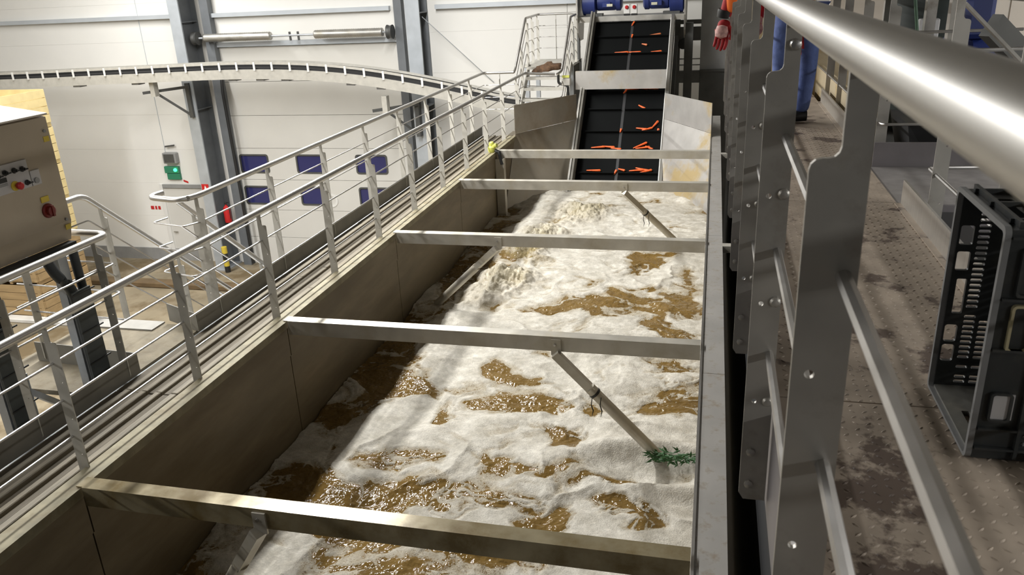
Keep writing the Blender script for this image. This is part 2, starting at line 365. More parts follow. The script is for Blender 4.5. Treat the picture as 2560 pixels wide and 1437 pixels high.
# hall columns: rolled H sections
def column(x, yf, w, label):
    t = thing('hall_column', (x, yf, GND), label, 'column')
    MB().box(x - w / 2, x + w / 2, yf, yf + .05, GND, 12.2).build('front_flange', 'column_steel', t, smooth=False)
    MB().box(x - w / 2, x + w / 2, YW - .055, YW - .006, GND, 12.2).build('rear_flange', 'web_shade_track', t, smooth=False)
    MB().box(x - .02, x + .02, yf + .05, YW - .055, GND, 12.2).build('web', 'web_shade_track', t, smooth=False)
    MB().box(x - w / 2 - .08, x + w / 2 + .08, yf - .08, YW - .02, GND, GND + .05).build('base_plate', 'galv', t, smooth=False)
    for z in (7.5, 4.9): MB().box(x, x + w / 2, yf + .05, YW - .055, z, z + .03).build('stiffener', 'web_shade_track', t, smooth=False)
    return t
column(-15.78, 22.12, .36, 'grey steel column left of loading door, carrying conveyor bracket')
column(-8.28, 22.25, .42, 'grey steel column right of the loading door')
c = MB().tube(rounded([(-15.0, 22.9, 6.2), (-14.96, 22.7, 5.4), (-14.9, 22.7, GND + .1)], .2), .055, 10)
tag(c.build('cable_conduit', 'black'), 'thin black cable conduit running down beside the near column', 'conduit')
tag(MB().tube([(-8.08, 22.5, 7.4), (-6.2, 22.97, 5.5)], .012, 6).build('brace_wire', 'galv'), 'thin slanting wire right of the far column', 'wire')
fs_ = thing('fire_sign', (-16, 22.1, 2.3), 'small red and white fire sign on the near column', 'sign')
MB().box(-15.93, -15.68, 22.105, 22.117, 2.3, 2.56).build('sign_plate', 'red_paint', fs_, smooth=False)
MB().plate([(-15.84, 2.34), (-15.77, 2.34), (-15.76, 2.44), (-15.80, 2.52), (-15.83, 2.44)], [], (0, 22.1, 0), (1, 0, 0), (0, 0, 1), .004).build('flame_symbol', 'white_plastic', fs_)
rs_ = thing('red_notice', (-18.6, YW - .02, 1.4), 'small red lettering left of the personnel door', 'notice')
for x, w in ((-18.72, .12), (-18.55, .07), (-18.43, .09)): MB().box(x, x + w, YW - .012, YW - .002, 1.42, 1.54).build('letter_block', 'red_paint', rs_, smooth=False)
tag(MB().plate([(-17.22, 2.48), (-17.05, 2.42), (-17.05, 2.36), (-17.22, 2.42)], [], (0, YW - .008, 0), (1, 0, 0), (0, 0, 1), .01).build('red_arrow_sticker', 'red_paint'), 'small red sticker at lower right of green exit sign', 'sticker')
bo = thing('bollard', (-15.6, 22.0, GND), 'yellow and black bollard at foot of near column', 'bollard')
for k, m_ in enumerate(('black', 'yellow', 'black', 'yellow')):
    MB().lathe([(.09, 0), (.09, .22)], (-15.45, 22.0, GND + .22 * k), (0, 0, 1), 14).build('band', m_, bo)

# kerb, floor gutter lines on the hall floor
tag(MB().cbox(-22, -10.5, 17.2, 17.5, GND, GND + .12, .02).build('floor_kerb', 'kerb'), 'low concrete kerb across the hall floor', 'kerb')
tag(MB().cbox(-24, -10.0, 20.3, 20.7, GND, GND + .18, .03).build('wooden_beam', 'brown_timber'), 'long brown timber lying on hall floor before the door', 'timber')

# wooden boxes at the left
def wood_box(name, x, y, z, lx, ly, h, nb, m, label, cat, group=None):
    t = thing(name, (x, y, z), label, cat, group)
    bh = (h - .12) / nb
    for k in range(nb):
        za = z + .12 + k * bh
        j = random.uniform(-.006, .006)
        MB().box(x - lx / 2 + .03, x + lx / 2 - .03, y - ly / 2 + j, y - ly / 2 + .03, za + .008, za + bh - .008).build('front_board', m, t, smooth=False)
        MB().box(x + lx / 2 - .03 + j, x + lx / 2, y - ly / 2 + .035, y + ly / 2 - .03, za + .008, za + bh - .008).build('side_board', m, t, smooth=False)
    MB().box(x - lx / 2, x - lx / 2 + .03, y - ly / 2, y + ly / 2, z + .12, z + h).build('left_side', m, t, smooth=False)
    MB().box(x - lx / 2 + .03, x + lx / 2 - .03, y + ly / 2 - .03, y + ly / 2, z + .12, z + h).build('rear_side', m, t, smooth=False)
    MB().box(x - lx / 2 + .03, x + lx / 2 - .03, y - ly / 2 + .03, y + ly / 2 - .03, z + .08, z + .12).build('bottom', m, t, smooth=False)
    for dx in (-lx / 2 + .1, 0, lx / 2 - .1): MB().box(x + dx - .05, x + dx + .05, y - ly / 2 + .05, y + ly / 2, z, z + .08).build('skid', m, t, smooth=False)
    for sx in (-1, 1): MB().box(x + sx * (lx / 2 - .09) - .05, x + sx * (lx / 2 - .09) + .05, y - ly / 2 - .03, y - ly / 2 - .008, z + .12, z + h).build('corner_post', m, t, smooth=False)
    return t
for k in range(6):
    wood_box('wooden_box', -19.55, 18.45, GND + .01 + 1.06 * k, 2.1, 1.9, 1.05, 4, 'crate_wood' if k < 2 else 'crate_yellow',
             ('brown slatted wooden box on hall floor, bottom of the tall stack', 'brown wooden box, second from bottom of the tall stack', 'yellow wooden box, third from bottom of the tall stack', 'yellow wooden box, third from top of the tall stack', 'yellow wooden box, second from top of the tall stack', 'yellow wooden box, topmost of tall stack behind control cabinet')[k], 'crate', 'tall stack of wooden boxes')

# ------------------------------------------------------------------ curved belt conveyor along the back wall
def curve_pts():
    pts = [(-26.5, 6.20), (-22.0, 6.24), (-20.5, 6.25), (-18.2, 6.30), (-16.1, 6.33), (-14.1, 6.375), (-12.6, 6.375), (-11.2, 6.32), (-10.2, 6.24), (-9.05, 6.09), (-7.9, 5.88), (-6.75, 5.645), (-5.6, 5.36), (-5.0, 5.2)]
    xs = np.array([p[0] for p in pts]); zz = np.array([p[1] for p in pts]); X = np.linspace(-26.5, -5.0, 66)
    Zi = np.interp(X, xs, zz); Zi = np.convolve(np.pad(Zi, 3, mode='edge'), np.ones(7) / 7, mode='valid')
    return list(zip(X, Zi))
CP = curve_pts()
def ribbon(mb, z0, z1, y0, y1):
    n = len(CP); vs = []
    for x, z in CP: vs += [(x, y0, z + z0), (x, y1, z + z0), (x, y1, z + z1), (x, y0, z + z1)]
    fs = [(0, 1, 2, 3), tuple((n - 1) * 4 + k for k in (3, 2, 1, 0))]
    for i in range(n - 1):
        for k in range(4): fs.append((i * 4 + k, (i + 1) * 4 + k, (i + 1) * 4 + (k + 1) % 4, i * 4 + (k + 1) % 4))
    mb.add(vs, fs); return mb
cc = thing('curved_conveyor', (-15.5, 21.4, 5.5), 'long narrow belt conveyor curving down along the back wall', 'conveyor')
ribbon(MB(), -.03, .035, 21.1, 21.13).build('guide_rail', 'steel_post_light', cc)
ribbon(MB(), -.03, .035, 21.62, 21.65).build('guide_rail', 'steel_post_light', cc)
ribbon(MB(), -.2, -.13, 21.16, 21.6).build('belt', 'black_rubber', cc)
ribbon(MB(), -.44, -.17, 21.12, 21.16).build('side_frame', 'steel_post_light', cc)
ribbon(MB(), -.44, -.17, 21.6, 21.64).build('side_frame', 'steel_post_light', cc)
ribbon(MB(), -.06, -.03, 21.66, 21.69).build('rear_screen', 'dark_steel', cc)
ribbon(MB(), -.17, -.06, 21.64, 21.66).build('rear_screen', 'black', cc)
x = -26.2
while x < -5.1:
    z = np.interp(x, [p[0] for p in CP], [p[1] for p in CP])
    MB().box(x - .03, x + .03, 21.08, 21.1, z - .2, z + .035).build('guide_bracket', 'white_plastic', cc, smooth=False)
    x += .56
for x in (-23.0, -19.0, -16.9, -13.6, -12.7, -11.9, -9.9, -9.0, -7.6):
    z = np.interp(x, [p[0] for p in CP], [p[1] for p in CP])
    MB().box(x - .12, x + .12, 21.2, 21.5, z - .5, z - .44).build('foot_clip', 'mid_grey', cc, smooth=False)
def wall_bracket(x, z, label, dy=0):
    t = thing('conveyor_bracket', (x, 21.9, z - .8), label, 'bracket')
    MB().bar((x - 1.1, 21.4, z), (x + .1, 22.0, z + .1), .08, .08).build('arm', 'dark_steel', t, smooth=False)
    MB().bar((x - .75, 21.55, z - .02), (x - .05, 22.05, z - .75), .07, .07).build('strut', 'dark_steel', t, smooth=False)
    MB().box(x - .06, x + .06, 22.02, 22.118 + dy, z - .85, z + .2).build('mounting_plate', 'dark_steel', t, smooth=False)
    MB().box(x - .75, x - .6, 21.3, 21.5, z - .1, z + .42).build('post', 'steel_post_light', t, smooth=False)
wall_bracket(-15.75, 5.55, 'dark angled bracket carrying curved conveyor on near column')
wall_bracket(-8.3, 4.95, 'dark angled bracket carrying curved conveyor on far column', .13)

# ------------------------------------------------------------------ wash tank
XL, XR_ = -3.93, 0.0
tank = thing('wash_tank', (-2, 9, GND), 'long stainless steel vegetable wash tank full of foaming brown water', 'tank')
BY = [3.61, 6.36, 9.25, 12.12, 14.5]
segs = [0.6] + BY + [16.1]
for i in range(len(segs) - 1):
    a, b = segs[i] + .006, segs[i + 1] - .006
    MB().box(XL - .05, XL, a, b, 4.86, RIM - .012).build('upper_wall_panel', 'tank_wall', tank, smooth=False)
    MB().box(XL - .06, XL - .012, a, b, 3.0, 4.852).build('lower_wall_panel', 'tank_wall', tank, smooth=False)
MB().box(XL - .09, XL - .055, .6, 16.1, 2.9, RIM - .02).build('outer_wall', 'steel', tank, smooth=False)
MB().box(XL - .15, XL - .012, .6, 16.1, RIM - .012, RIM + .02).build('rim_plate', 'rim_scale', tank, smooth=False)
MB().box(XL - .012, XL + .014, .6, 16.1, RIM - .04, RIM + .03).build('rim_lip', 'rim_scale', tank, smooth=False)
MB().box(XR_ + .002, XR_ + .05, .6, 16.1, 3.0, RIM - .01).build('right_wall', 'tank_wall', tank, smooth=False)
MB().box(XR_ - .006, XR_ + .012, .6, 18.6, RIM - .05, RIM + .012).build('right_rim_lip', 'steel_pipe', tank, smooth=False)
for a, b in ((.6, 5.9), (5.9, 9.6), (9.6, 13.2), (13.2, 18.6)):
    MB().box(XR_ + .012, XR_ + .19, a + .003, b - .003, RIM - .09, RIM).build('right_rim_cap', 'steel_rim', tank, smooth=False)
MB().box(XL, XR_, .6, 17.5, 2.9, 2.95).build('bottom', 'steel', tank, smooth=False)
MB().box(XL + .002, XL + .16, 14.36, 14.5, 3.3, RIM - .1).build('wall_stiffener', 'steel_beam', tank, smooth=False)
# tie beams across the tank: angle profile
for i, y in enumerate(BY):
    t = thing('tie_beam', (-2, y, RIM), ('nearest steel beam across tank, wet and brown on top', 'second steel beam across tank, with slanting pipe into foam', 'third steel beam across the wash tank', 'fourth steel beam across the wash tank', 'farthest steel beam across tank, before the elevator')[i], 'beam', 'beams across the wash tank')
    MB().box(XL - .02, XR_ - .008, y - .02, y + .085, RIM + .032, RIM + .042).build('top_flange', 'steel_beam_wet' if i == 0 else 'steel_beam', t, smooth=False)
    MB().box(XL + .03, XR_ - .008, y - .03, y - .02, RIM - .1, RIM + .042).build('front_web', 'steel_beam_wet' if i == 0 else 'steel_beam', t, smooth=False)
    if i in (2, 4): MB().box(XR_ + .19, XR_ + .36, y - .06, y + .06, RIM - .08, RIM).build('end_bracket', 'steel_beam', t, smooth=False)
    if i < 4:
        px = (-2.62, -1.27, -2.55, -1.27)[i]
        MB().box(px - .035, px + .055, y - .045, y - .031, RIM - .13, RIM + .02).build('pipe_clamp', 'steel_beam', t, smooth=False)
        MB().lathe([(.012, 0), (.012, .012)], (px, y - .045, RIM - .03), (0, -1, 0), 8).build('bolt', 'steel_rod', t)
# slanting air pipes
for i, (a, b, lab) in enumerate((((-2.62, 3.56, 5.09), (-3.45, 3.9, 3.9), 'slanting steel pipe under the nearest beam'),
                        ((-1.27, 6.31, 5.09), (-.30, 6.5, 3.95), 'slanting steel pipe dipping into foam beside the green leaves'),
                        ((-2.55, 9.2, 5.09), (-3.62, 9.75, 4.05), 'slanting steel pipe along shaded tank wall below third beam'),
                        ((-1.27, 12.07, 5.09), (-.40, 12.95, 3.95), 'slanting steel pipe below the fourth beam, black ties hanging'))):
    a = Vector(a); b = Vector(b); m_ = a.lerp(b, .33)
    t = thing('air_pipe', a, lab, 'pipe', 'slanting air pipes in the tank')
    MB().bar(a, m_, .085, .075).build('square_arm', 'steel_beam', t, smooth=False)
    MB().tube([m_ - (b - a) * .02, b], .052, 14).build('tube', 'steel_beam', t)
    if i in (1, 3):
        MB().tube([m_ + (b - a) * .02, m_ + (b - a) * .035], .057, 14).build('tie_band', 'black', t)
        for dx in (-.02, .06):
            p = m_ + (b - a) * .03 + Vector((dx, -.04, -.02))
            MB().tube([p, p + Vector((-.01, 0, -.08)), p + Vector((.008, 0, -.14)), p + Vector((-.004, 0, -.2))], [.004, .005, .006, .002], 6).build('hanging_tie', 'weed_dark', t)

# ------------------------------------------------------------------ foaming water
def vnoise(x, y, seed):
    r = np.random.default_rng(seed); G = r.random((256, 256)).astype(np.float32)
    xi = np.floor(x).astype(int); yi = np.floor(y).astype(int); fx = x - xi; fy = y - yi
    fx = fx * fx * fx * (fx * (fx * 6 - 15) + 10); fy = fy * fy * fy * (fy * (fy * 6 - 15) + 10)
    g = lambda a, b: G[a % 256, b % 256]
    return (g(xi, yi) * (1 - fx) + g(xi + 1, yi) * fx) * (1 - fy) + (g(xi, yi + 1) * (1 - fx) + g(xi + 1, yi + 1) * fx) * fy
def fbm(x, y, seed, o=5, gain=.5):
    s = 0; a = 1; t = 0
    for k in range(o): s = s + a * vnoise(x * 2 ** k + 17.3 * k, y * 2 ** k + 9.1 * k, seed + k); t += a; a *= gain
    return s / t
def sst(e0, e1, x): t = np.clip((x - e0) / (e1 - e0), 0, 1); return t * t * (3 - 2 * t)
def make_water():
    x0, x1 = XL - .005, XR_; y0, y1 = 3.3, 17.25
    nx = 300; ny = 860
    ty = np.linspace(0, 1, ny); yy = y0 + (y1 - y0) * (0.55 * ty + 0.45 * ty ** 2)
    X, Y = np.meshgrid(np.linspace(x0, x1, nx), yy, indexing='xy')
    wx = fbm(X * 1.3, Y * 1.3, 3, 4) - .5; wy = fbm(X * 1.3 + 40, Y * 1.3, 5, 4) - .5
    xa = X + wx * .9; ya = Y + wy * .9
    m = fbm(xa * 1.5, ya * 1.5, 21, 5, .55)            # foam coverage noise
    fine = fbm(X * 9 + wx * 6, Y * 9 + wy * 6, 31, 4, .6)
    bare = np.zeros_like(X)
    P = [(-1.75, 7.2, .42, .30, 1), (-1.35, 6.7, .40, .20, .9), (-.98, 11.7, .38, .45, 1), (-1.7, 10.0, .45, .35, .8), (-.45, 9.3, .50, .40, 1.1),
         (-.52, 6.0, .36, .16, 1.1), (-.52, 5.5, .34, .26, 1.15), (-1.3, 5.35, .36, .26, 1.1), (-1.9, 5.65, .55, .25, .9), (-2.9, 6.05, .4, .22, .85),
         (-.18, 7.6, .35, .55, 1.0), (-2.55, 6.8, .30, .16, .7), (-1.9, 8.6, .5, .25, .45), (-3.0, 4.75, .5, .3, .5), (-.45, 14.1, .35, .3, .6), (-2.2, 4.6, .5, .22, .5),
         (-.76, 6.0, .3, .12, .8), (-1.0, 10.4, .3, .2, .6), (-2.4, 5.2, .5, .2, .7), (-3.5, 5.6, .4, .5, .5), (-3.5, 8, .35, 1.2, .45), (-.2, 8.4, .25, .3, .8), (-3.78, 8.5, .46, 6.5, .72), (-.2, 10.3, .3, .3, .8), (-2.6, 5.6, .6, .18, .9), (-1.6, 6.2, .5, .12, .75), (-1.15, 7.3, .25, .2, .6), (-3.2, 5.2, .4, .22, .8), (-1.55, 4.75, .6, .16, .4), (-2.0, 7.9, .35, .12, .7)]  # long strip at the left wall is bared further to darken its shadow band
    for px, py, rx, ry, w in P:
        d = np.sqrt(((xa - px) / rx) ** 2 + ((ya - py) / ry) ** 2); bare = np.maximum(bare, w * sst(1.35, .35, d))
    lace = np.abs(fbm(xa * 5 + 3, ya * 5, 121, 4, .6) - .5) * 2                  # thin foam threads inside the bare patches
    med = fbm(xa * 3.2 + ya * .9, ya * 5.2 - xa * .8, 161, 3, .55)
    cov = m * .7 + .145 + .20 * (med - .5) + .17 * (fine - .5) - .36 * bare + .125 + .15 * sst(.20, .02, lace) * bare
    foam = sst(.425, .465, cov)
    thick = sst(.42, .62, cov)
    splash = np.zeros_like(X)
    for px, py, rx, ry in ((-2.95, 10.8, .50, .75), (-2.3, 14.6, .8, .9), (-2.75, 12.7, .45, 1.3)):
        splash = np.maximum(splash, sst(1.3, .1, np.sqrt(((xa - px) / rx) ** 2 + ((ya - py) / ry) ** 2)))
    swell = (fbm(X * .8, Y * .8, 51, 3) - .5) * .15 + (fbm(xa * 1.9, ya * 1.9, 61, 3, .5) - .5) * .05
    ridge = 1 - np.abs(fbm(xa * 1.1 + 8, ya * 1.5, 81, 2) * 2 - 1)
    rip = (fbm(X * 9 + wx * 5, Y * 14 + wy * 5, 71, 3, .6) - .5)
    Z = WATER + swell + .032 * (ridge ** 4 - .4) + thick * .016 + (fine - .5) * .010 * thick + (fbm(X * 22, Y * 22, 141, 3, .6) - .5) * .005 * foam + rip * .028 * (1 - foam)
    Z += splash * (.10 + (fbm(X * 7, Y * 7, 91, 4, .65) - .5) * .26)
    dg = np.sqrt(((X + .35) / .8) ** 2 + ((Y - 6.25) / .35) ** 2); Z += .10 * np.exp(-(dg - 1) ** 2 * 9) - .06 * np.exp(-dg ** 2 * 2)
    n = nx * ny
    co = np.stack([X, Y, Z], -1).reshape(-1, 3).astype(np.float32)
    I = np.arange(n).reshape(ny, nx); q = np.stack([I[:-1, :-1], I[:-1, 1:], I[1:, 1:], I[1:, :-1]], -1).reshape(-1, 4)
    me = bpy.data.meshes.new('wash_water'); me.vertices.add(n); me.vertices.foreach_set('co', co.ravel())
    me.loops.add(q.size); me.loops.foreach_set('vertex_index', q.ravel().astype(np.int32))
    me.polygons.add(len(q)); me.polygons.foreach_set('loop_start', np.arange(0, q.size, 4, dtype=np.int32))
    me.update(); me.validate(); me.shade_smooth()
    for nm, arr in (('foam', foam), ('splash', splash), ('thick', thick), ('cov', cov)):
        at = me.attributes.new(nm, 'FLOAT', 'POINT'); at.data.foreach_set('value', arr.reshape(-1).astype(np.float32))
    mt = bpy.data.materials.new('foamy_water'); mt.use_nodes = True; N = mt.node_tree.nodes; L = mt.node_tree.links; b = N['Principled BSDF']
    def attr(nm): a = N.new('ShaderNodeAttribute'); a.attribute_name = nm; return a.outputs['Fac']
    tcn = N.new('ShaderNodeTexCoord').outputs['Object']
    def noise(sc, det=4, ro=.5):
        q_ = N.new('ShaderNodeTexNoise'); q_.inputs['Scale'].default_value = sc; q_.inputs['Detail'].default_value = det; q_.inputs['Roughness'].default_value = ro; L.new(tcn, q_.inputs['Vector']); return q_.outputs['Fac']
    def rng(s, a, b_, c_, d): r = N.new('ShaderNodeMapRange'); r.inputs[1].default_value = a; r.inputs[2].default_value = b_; r.inputs[3].default_value = c_; r.inputs[4].default_value = d; L.new(s, r.inputs[0]); return r.outputs[0]
    def mathn(op, a, b_):
        q_ = N.new('ShaderNodeMath'); q_.operation = op
        for k, s in enumerate((a, b_)):
            if isinstance(s, (int, float)): q_.inputs[k].default_value = s
            else: L.new(s, q_.inputs[k])
        return q_.outputs[0]
    def mix(f, A, B):
        q_ = N.new('ShaderNodeMix'); q_.data_type = 'RGBA'; L.new(f, q_.inputs['Factor'])
        for nm, s in (('A', A), ('B', B)):
            if isinstance(s, tuple): q_.inputs[nm].default_value = (*s, 1)
            else: L.new(s, q_.inputs[nm])
        return q_.outputs['Result']
    # foam edge: coverage attribute broken up by fine noise
    nz = mathn('ADD', mathn('MULTIPLY', mathn('SUBTRACT', noise(14, 5, .6), .5), .13), mathn('MULTIPLY', mathn('SUBTRACT', noise(55, 3, .6), .5), .08))
    edge = mathn('ADD', attr('cov'), nz)
    fm = rng(edge, .432, .452, 0, 1)
    spots = rng(noise(70, 2), .36, .42, 0, 1)                      # pinholes between bubbles where the foam is thin
    fm2 = mathn('MULTIPLY', fm, mathn('MAXIMUM', spots, rng(attr('cov'), .47, .56, .25, 1)))
    foamc = mix(rng(noise(5, 4), .35, .65, 0, 1), (.48, .445, .375), (.65, .615, .54))
    foamc = mix(rng(attr('thick'), .0, .8, 0, 1), (.39, .335, .24), foamc)
    mot = mathn('MULTIPLY', rng(noise(17, 5, .65), .3, .7, .80, 1.10), rng(noise(62, 3, .6), .3, .7, .86, 1.08))
    vm = N.new('ShaderNodeVectorMath'); vm.operation = 'SCALE'; L.new(foamc, vm.inputs[0]); L.new(mot, vm.inputs['Scale']); foamc = vm.outputs[0]
    waterc = mix(rng(noise(3, 3), .35, .65, 0, 1), (.145, .088, .026), (.195, .122, .038))
    waterc = mix(mathn('MULTIPLY', attr('splash'), .8), waterc, (.42, .36, .20))
    fm3 = mathn('MULTIPLY', fm2, rng(attr('splash'), 0, 1, 1, .45))
    L.new(mix(fm3, waterc, foamc), b.inputs['Base Color'])
    L.new(rng(fm3, 0, 1, .06, .75), b.inputs['Roughness'])
    b.inputs['IOR'].default_value = 1.33
    vor = N.new('ShaderNodeTexVoronoi'); vor.inputs['Scale'].default_value = 70; L.new(tcn, vor.inputs['Vector'])
    ripple = mathn('MULTIPLY', mathn('ADD', noise(15, 1.5, .5), mathn('MULTIPLY', noise(34, 1, .5), .4)), rng(fm3, 0, 1, 1, 0))
    b1 = N.new('ShaderNodeBump'); b1.inputs['Strength'].default_value = 1.0; b1.inputs['Distance'].default_value = .017
    L.new(ripple, b1.inputs['Height'])
    h = mathn('ADD', mathn('MULTIPLY', rng(vor.outputs['Distance'], 0, .6, 1, 0), mathn('MULTIPLY', fm3, .35)), mathn('MULTIPLY', noise(30, 5, .65), mathn('MULTIPLY', fm3, .75)))
    h = mathn('ADD', h, mathn('MULTIPLY', fm2, .5))
    bp = N.new('ShaderNodeBump'); bp.inputs['Strength'].default_value = .6; bp.inputs['Distance'].default_value = .009
    L.new(b1.outputs[0], bp.inputs['Normal']); L.new(h, bp.inputs['Height']); L.new(bp.outputs[0], b.inputs['Normal'])
    me.materials.append(mt)
    o = bpy.data.objects.new('wash_water', me); COL.objects.link(o)
    tag(o, 'foaming brown wash water churning in the steel tank', 'water', kind='stuff')
make_water()
# leaves caught at the pipe end
gl = thing('green_leaf_clump', (-.25, 6.42, 4.02), 'clump of green leaves caught at the end of slanting pipe', 'leaves')
for k in range(150):
    a = Vector((-.42 + .40 * random.random(), 6.38 + random.uniform(-.06, .06), 4.075 + random.uniform(-.03, .035)))
    d = Vector((random.uniform(-1, 1), random.uniform(-.5, .5), random.uniform(-.3, .3))).normalized() * random.uniform(.05, .11)
    n_ = Vector((random.uniform(-.3, .3), random.uniform(-1, 0), 1)).normalized(); s = d.cross(n_).normalized() * random.uniform(.006, .013)
    MB().add([a, a + d * .5 + s, a + d, a + d * .5 - s, a + d * .5 + n_ * .004], [(0, 1, 4), (1, 2, 4), (2, 3, 4), (3, 0, 4), (3, 2, 1, 0)]).build('leaf', 'greens', gl, smooth=False)

# ------------------------------------------------------------------ hopper plates and elevator
ho = thing('feed_hopper', (-2, 16.8, 4), 'steel hopper plates narrowing the tank end towards the elevator', 'hopper')
for sx, nm in ((-1, 'left'), (1, 'right')):
    def px(x): return x if sx < 0 else -3.93 - x
    A = [(px(-3.93), 16.05, 5.85), (px(-2.93), 17.8, 5.82), (px(-2.93), 17.8, 5.27), (px(-3.93), 16.05, 5.27)]
    B = [(px(-3.93), 16.05, 5.265), (px(-2.93), 17.8, 5.265), (px(-2.93), 16.5, 3.7), (px(-3.93), 14.75, 3.7)]
    for nm2, Q in (('upper_plate', A), ('lower_plate', B)):
        n_ = (Vector(Q[1]) - Vector(Q[0])).cross(Vector(Q[3]) - Vector(Q[0])).normalized() * .012
        if n_.y < 0: n_ = -n_
        vs = [Vector(q) for q in Q] + [Vector(q) + n_ for q in Q]
        MB().add(vs, [(0, 1, 2, 3), (7, 6, 5, 4), (0, 4, 5, 1), (1, 5, 6, 2), (2, 6, 7, 3), (3, 7, 4, 0)]).build(nm2, 'hopper_plate' if sx > 0 else 'hopper_plate_dirt_shade', ho, smooth=False)

def bp_(s, dz=0.0):
    """point on the belt line: s metres along Y from 16.2"""
    y = 16.2 + s; return y, 4.03 + (y - 16.84) * (3.21 / 3.71) + dz
bx0, bx1 = -2.85, -1.05
sl = Vector((0, 3.71, 3.21)).normalized(); bn = Vector((0, -3.21, 3.71)).normalized()
ev = thing('carrot_elevator', (-1.95, 17, 3), 'steep black belt elevator lifting carrots out of the tank', 'elevator')
p0 = Vector((0, *bp_(0))); p1 = Vector((0, *bp_(4.32)))
def slab(xa, xb, h0, h1, a=p0, b=p1):
    vs = []
    for p in (a, b):
        for x_, h in ((xa, h0), (xb, h0), (xb, h1), (xa, h1)): vs.append(Vector((x_, p.y, p.z)) + bn * h)
    return MB().add(vs, [(0, 1, 2, 3), (7, 6, 5, 4), (0, 4, 5, 1), (1, 5, 6, 2), (2, 6, 7, 3), (3, 7, 4, 0)])
slab(bx0, bx1, -.06, 0).build('belt', 'belt', ev, smooth=False)
slab(-1.985, -1.925, .0005, .004).build('belt_seam', 'belt_seam', ev, smooth=False)
slab(bx0 - .10, bx0 - .06, -.25, .32).build('side_cheek', 'steel', ev, smooth=False)
slab(bx1 + .02, bx1 + .09, -.25, .16).build('side_cheek', 'toe_plate', ev, smooth=False)
slab(bx0 - .055, bx0 - .002, -.05, .29).build('side_seal', 'toe_left', ev, smooth=False)
slab(bx1, bx1 + .015, -.05, .10).build('side_seal', 'white_plastic', ev, smooth=False)
CL = [16.66, 17.04, 17.51, 17.90, 18.38, 18.78, 19.22, 19.66, 20.07, 20.45]
for yc in CL:
    zc = 4.03 + (yc - 16.84) * (3.21 / 3.71); c0 = Vector((0, yc, zc))
    slab(bx0 + .01, -2.0, 0, .07, c0 - sl * .012, c0 + sl * .012).build('cleat', 'belt', ev, smooth=False)
    slab(-1.91, bx1 - .01, 0, .07, c0 - sl * .012, c0 + sl * .012).build('cleat', 'belt', ev, smooth=False)
MB().box(-3.06, -1.02, 18.50, 18.53, 5.83, 6.235).build('cross_plate', 'hopper_plate', ev, smooth=False)
MB().box(-3.06, -1.02, 18.53, 18.60, 6.2, 6.235).build('cross_plate_flange', 'hopper_plate', ev, smooth=False)
for x_ in (-3.0, -.9): MB().bar((x_, 17.2, 4.0), (x_, 20.4, 6.77), .08, .16, bn).build('side_beam', 'dark_steel', ev, smooth=False)
# drive head
prof = [(20.30, 8.1), (20.30, 7.3), (20.42, 6.95), (20.7, 6.75), (21.2, 6.75), (21.4, 7.3), (21.4, 8.1)]
for x_ in (-3.30, -.72): MB().plate(prof, [], (x_, 0, 0), (0, 1, 0), (0, 0, 1), .04).build('head_plate', 'steel_post', ev, smooth=False)
MB().box(-3.28, -.74, 20.40, 20.52, 7.19, 7.32).build('motor_beam', 'steel', ev, smooth=False)
MB().box(-3.28, -.74, 20.525, 21.3, 7.28, 7.32).build('motor_shelf', 'mid_grey', ev, smooth=False)
for x_ in (-3.4, -.62): MB().box(x_ - .1, x_ + .1, 20.6, 20.8, GND, 7.1).build('support_leg', 'dark_steel', ev, smooth=False)
def motor(xc, sg, label):
    t = thing('drive_motor', (xc, 20.75, 7.32), label, 'motor', 'blue drive motors on the elevator head')
    o = (xc - sg * .60, 20.75, 7.64)
    MB().lathe([(.2, 0), (.3, .03), (.3, .33), (.2, .36)], o, (sg, 0, 0), 20).build('gearbox', 'motor_blue', t)
    MB().lathe([(.17, .36), (.2, .38), (.2, .78), (.19, .82)], o, (sg, 0, 0), 20).build('stator', 'motor_blue', t)
    MB().lathe([(.19, .82), (.21, .84), (.21, .94), (.14, .98)], o, (sg, 0, 0), 20).build('fan_cowl', 'motor_blue', t)
    MB().cbox(xc + sg * .02 - .1, xc + sg * .02 + .1, 20.47, 20.6, 7.52, 7.64, .01).build('terminal_box', 'motor_blue', t)
    MB().box(xc + sg * .1 - .07, xc + sg * .1 + .07, 20.455, 20.47, 7.54, 7.60).build('name_plate', 'label_cream', t, smooth=False)
    MB().box(xc - sg * .3 - .2, xc - sg * .3 + .2, 20.6, 20.9, 7.32, 7.38).build('foot', 'dark_steel', t, smooth=False)
motor(-2.62, 1, 'left blue drive motor on top of the elevator')
motor(-1.35, -1, 'right blue drive motor on top of the elevator')
for k, x_ in enumerate((-2.10, -1.92)):
    t = thing('isolator_switch', (x_, 20.5, 7.25), 'small white switch box with red knob, %s between blue motors' % ('left one', 'right one')[k], 'switch')
    MB().cbox(x_ - .07, x_ + .07, 20.42, 20.51, 7.36, 7.58, .01).build('box', 'white_plastic', t)
    MB().lathe([(.04, 0), (.045, .02), (.03, .04)], (x_, 20.42, 7.51), (0, -1, 0), 12).build('knob', 'red_paint', t)
    MB().cbox(x_ - .075, x_ + .075, 20.42, 20.51, 7.322, 7.36, .006).build('gland', 'black', t)

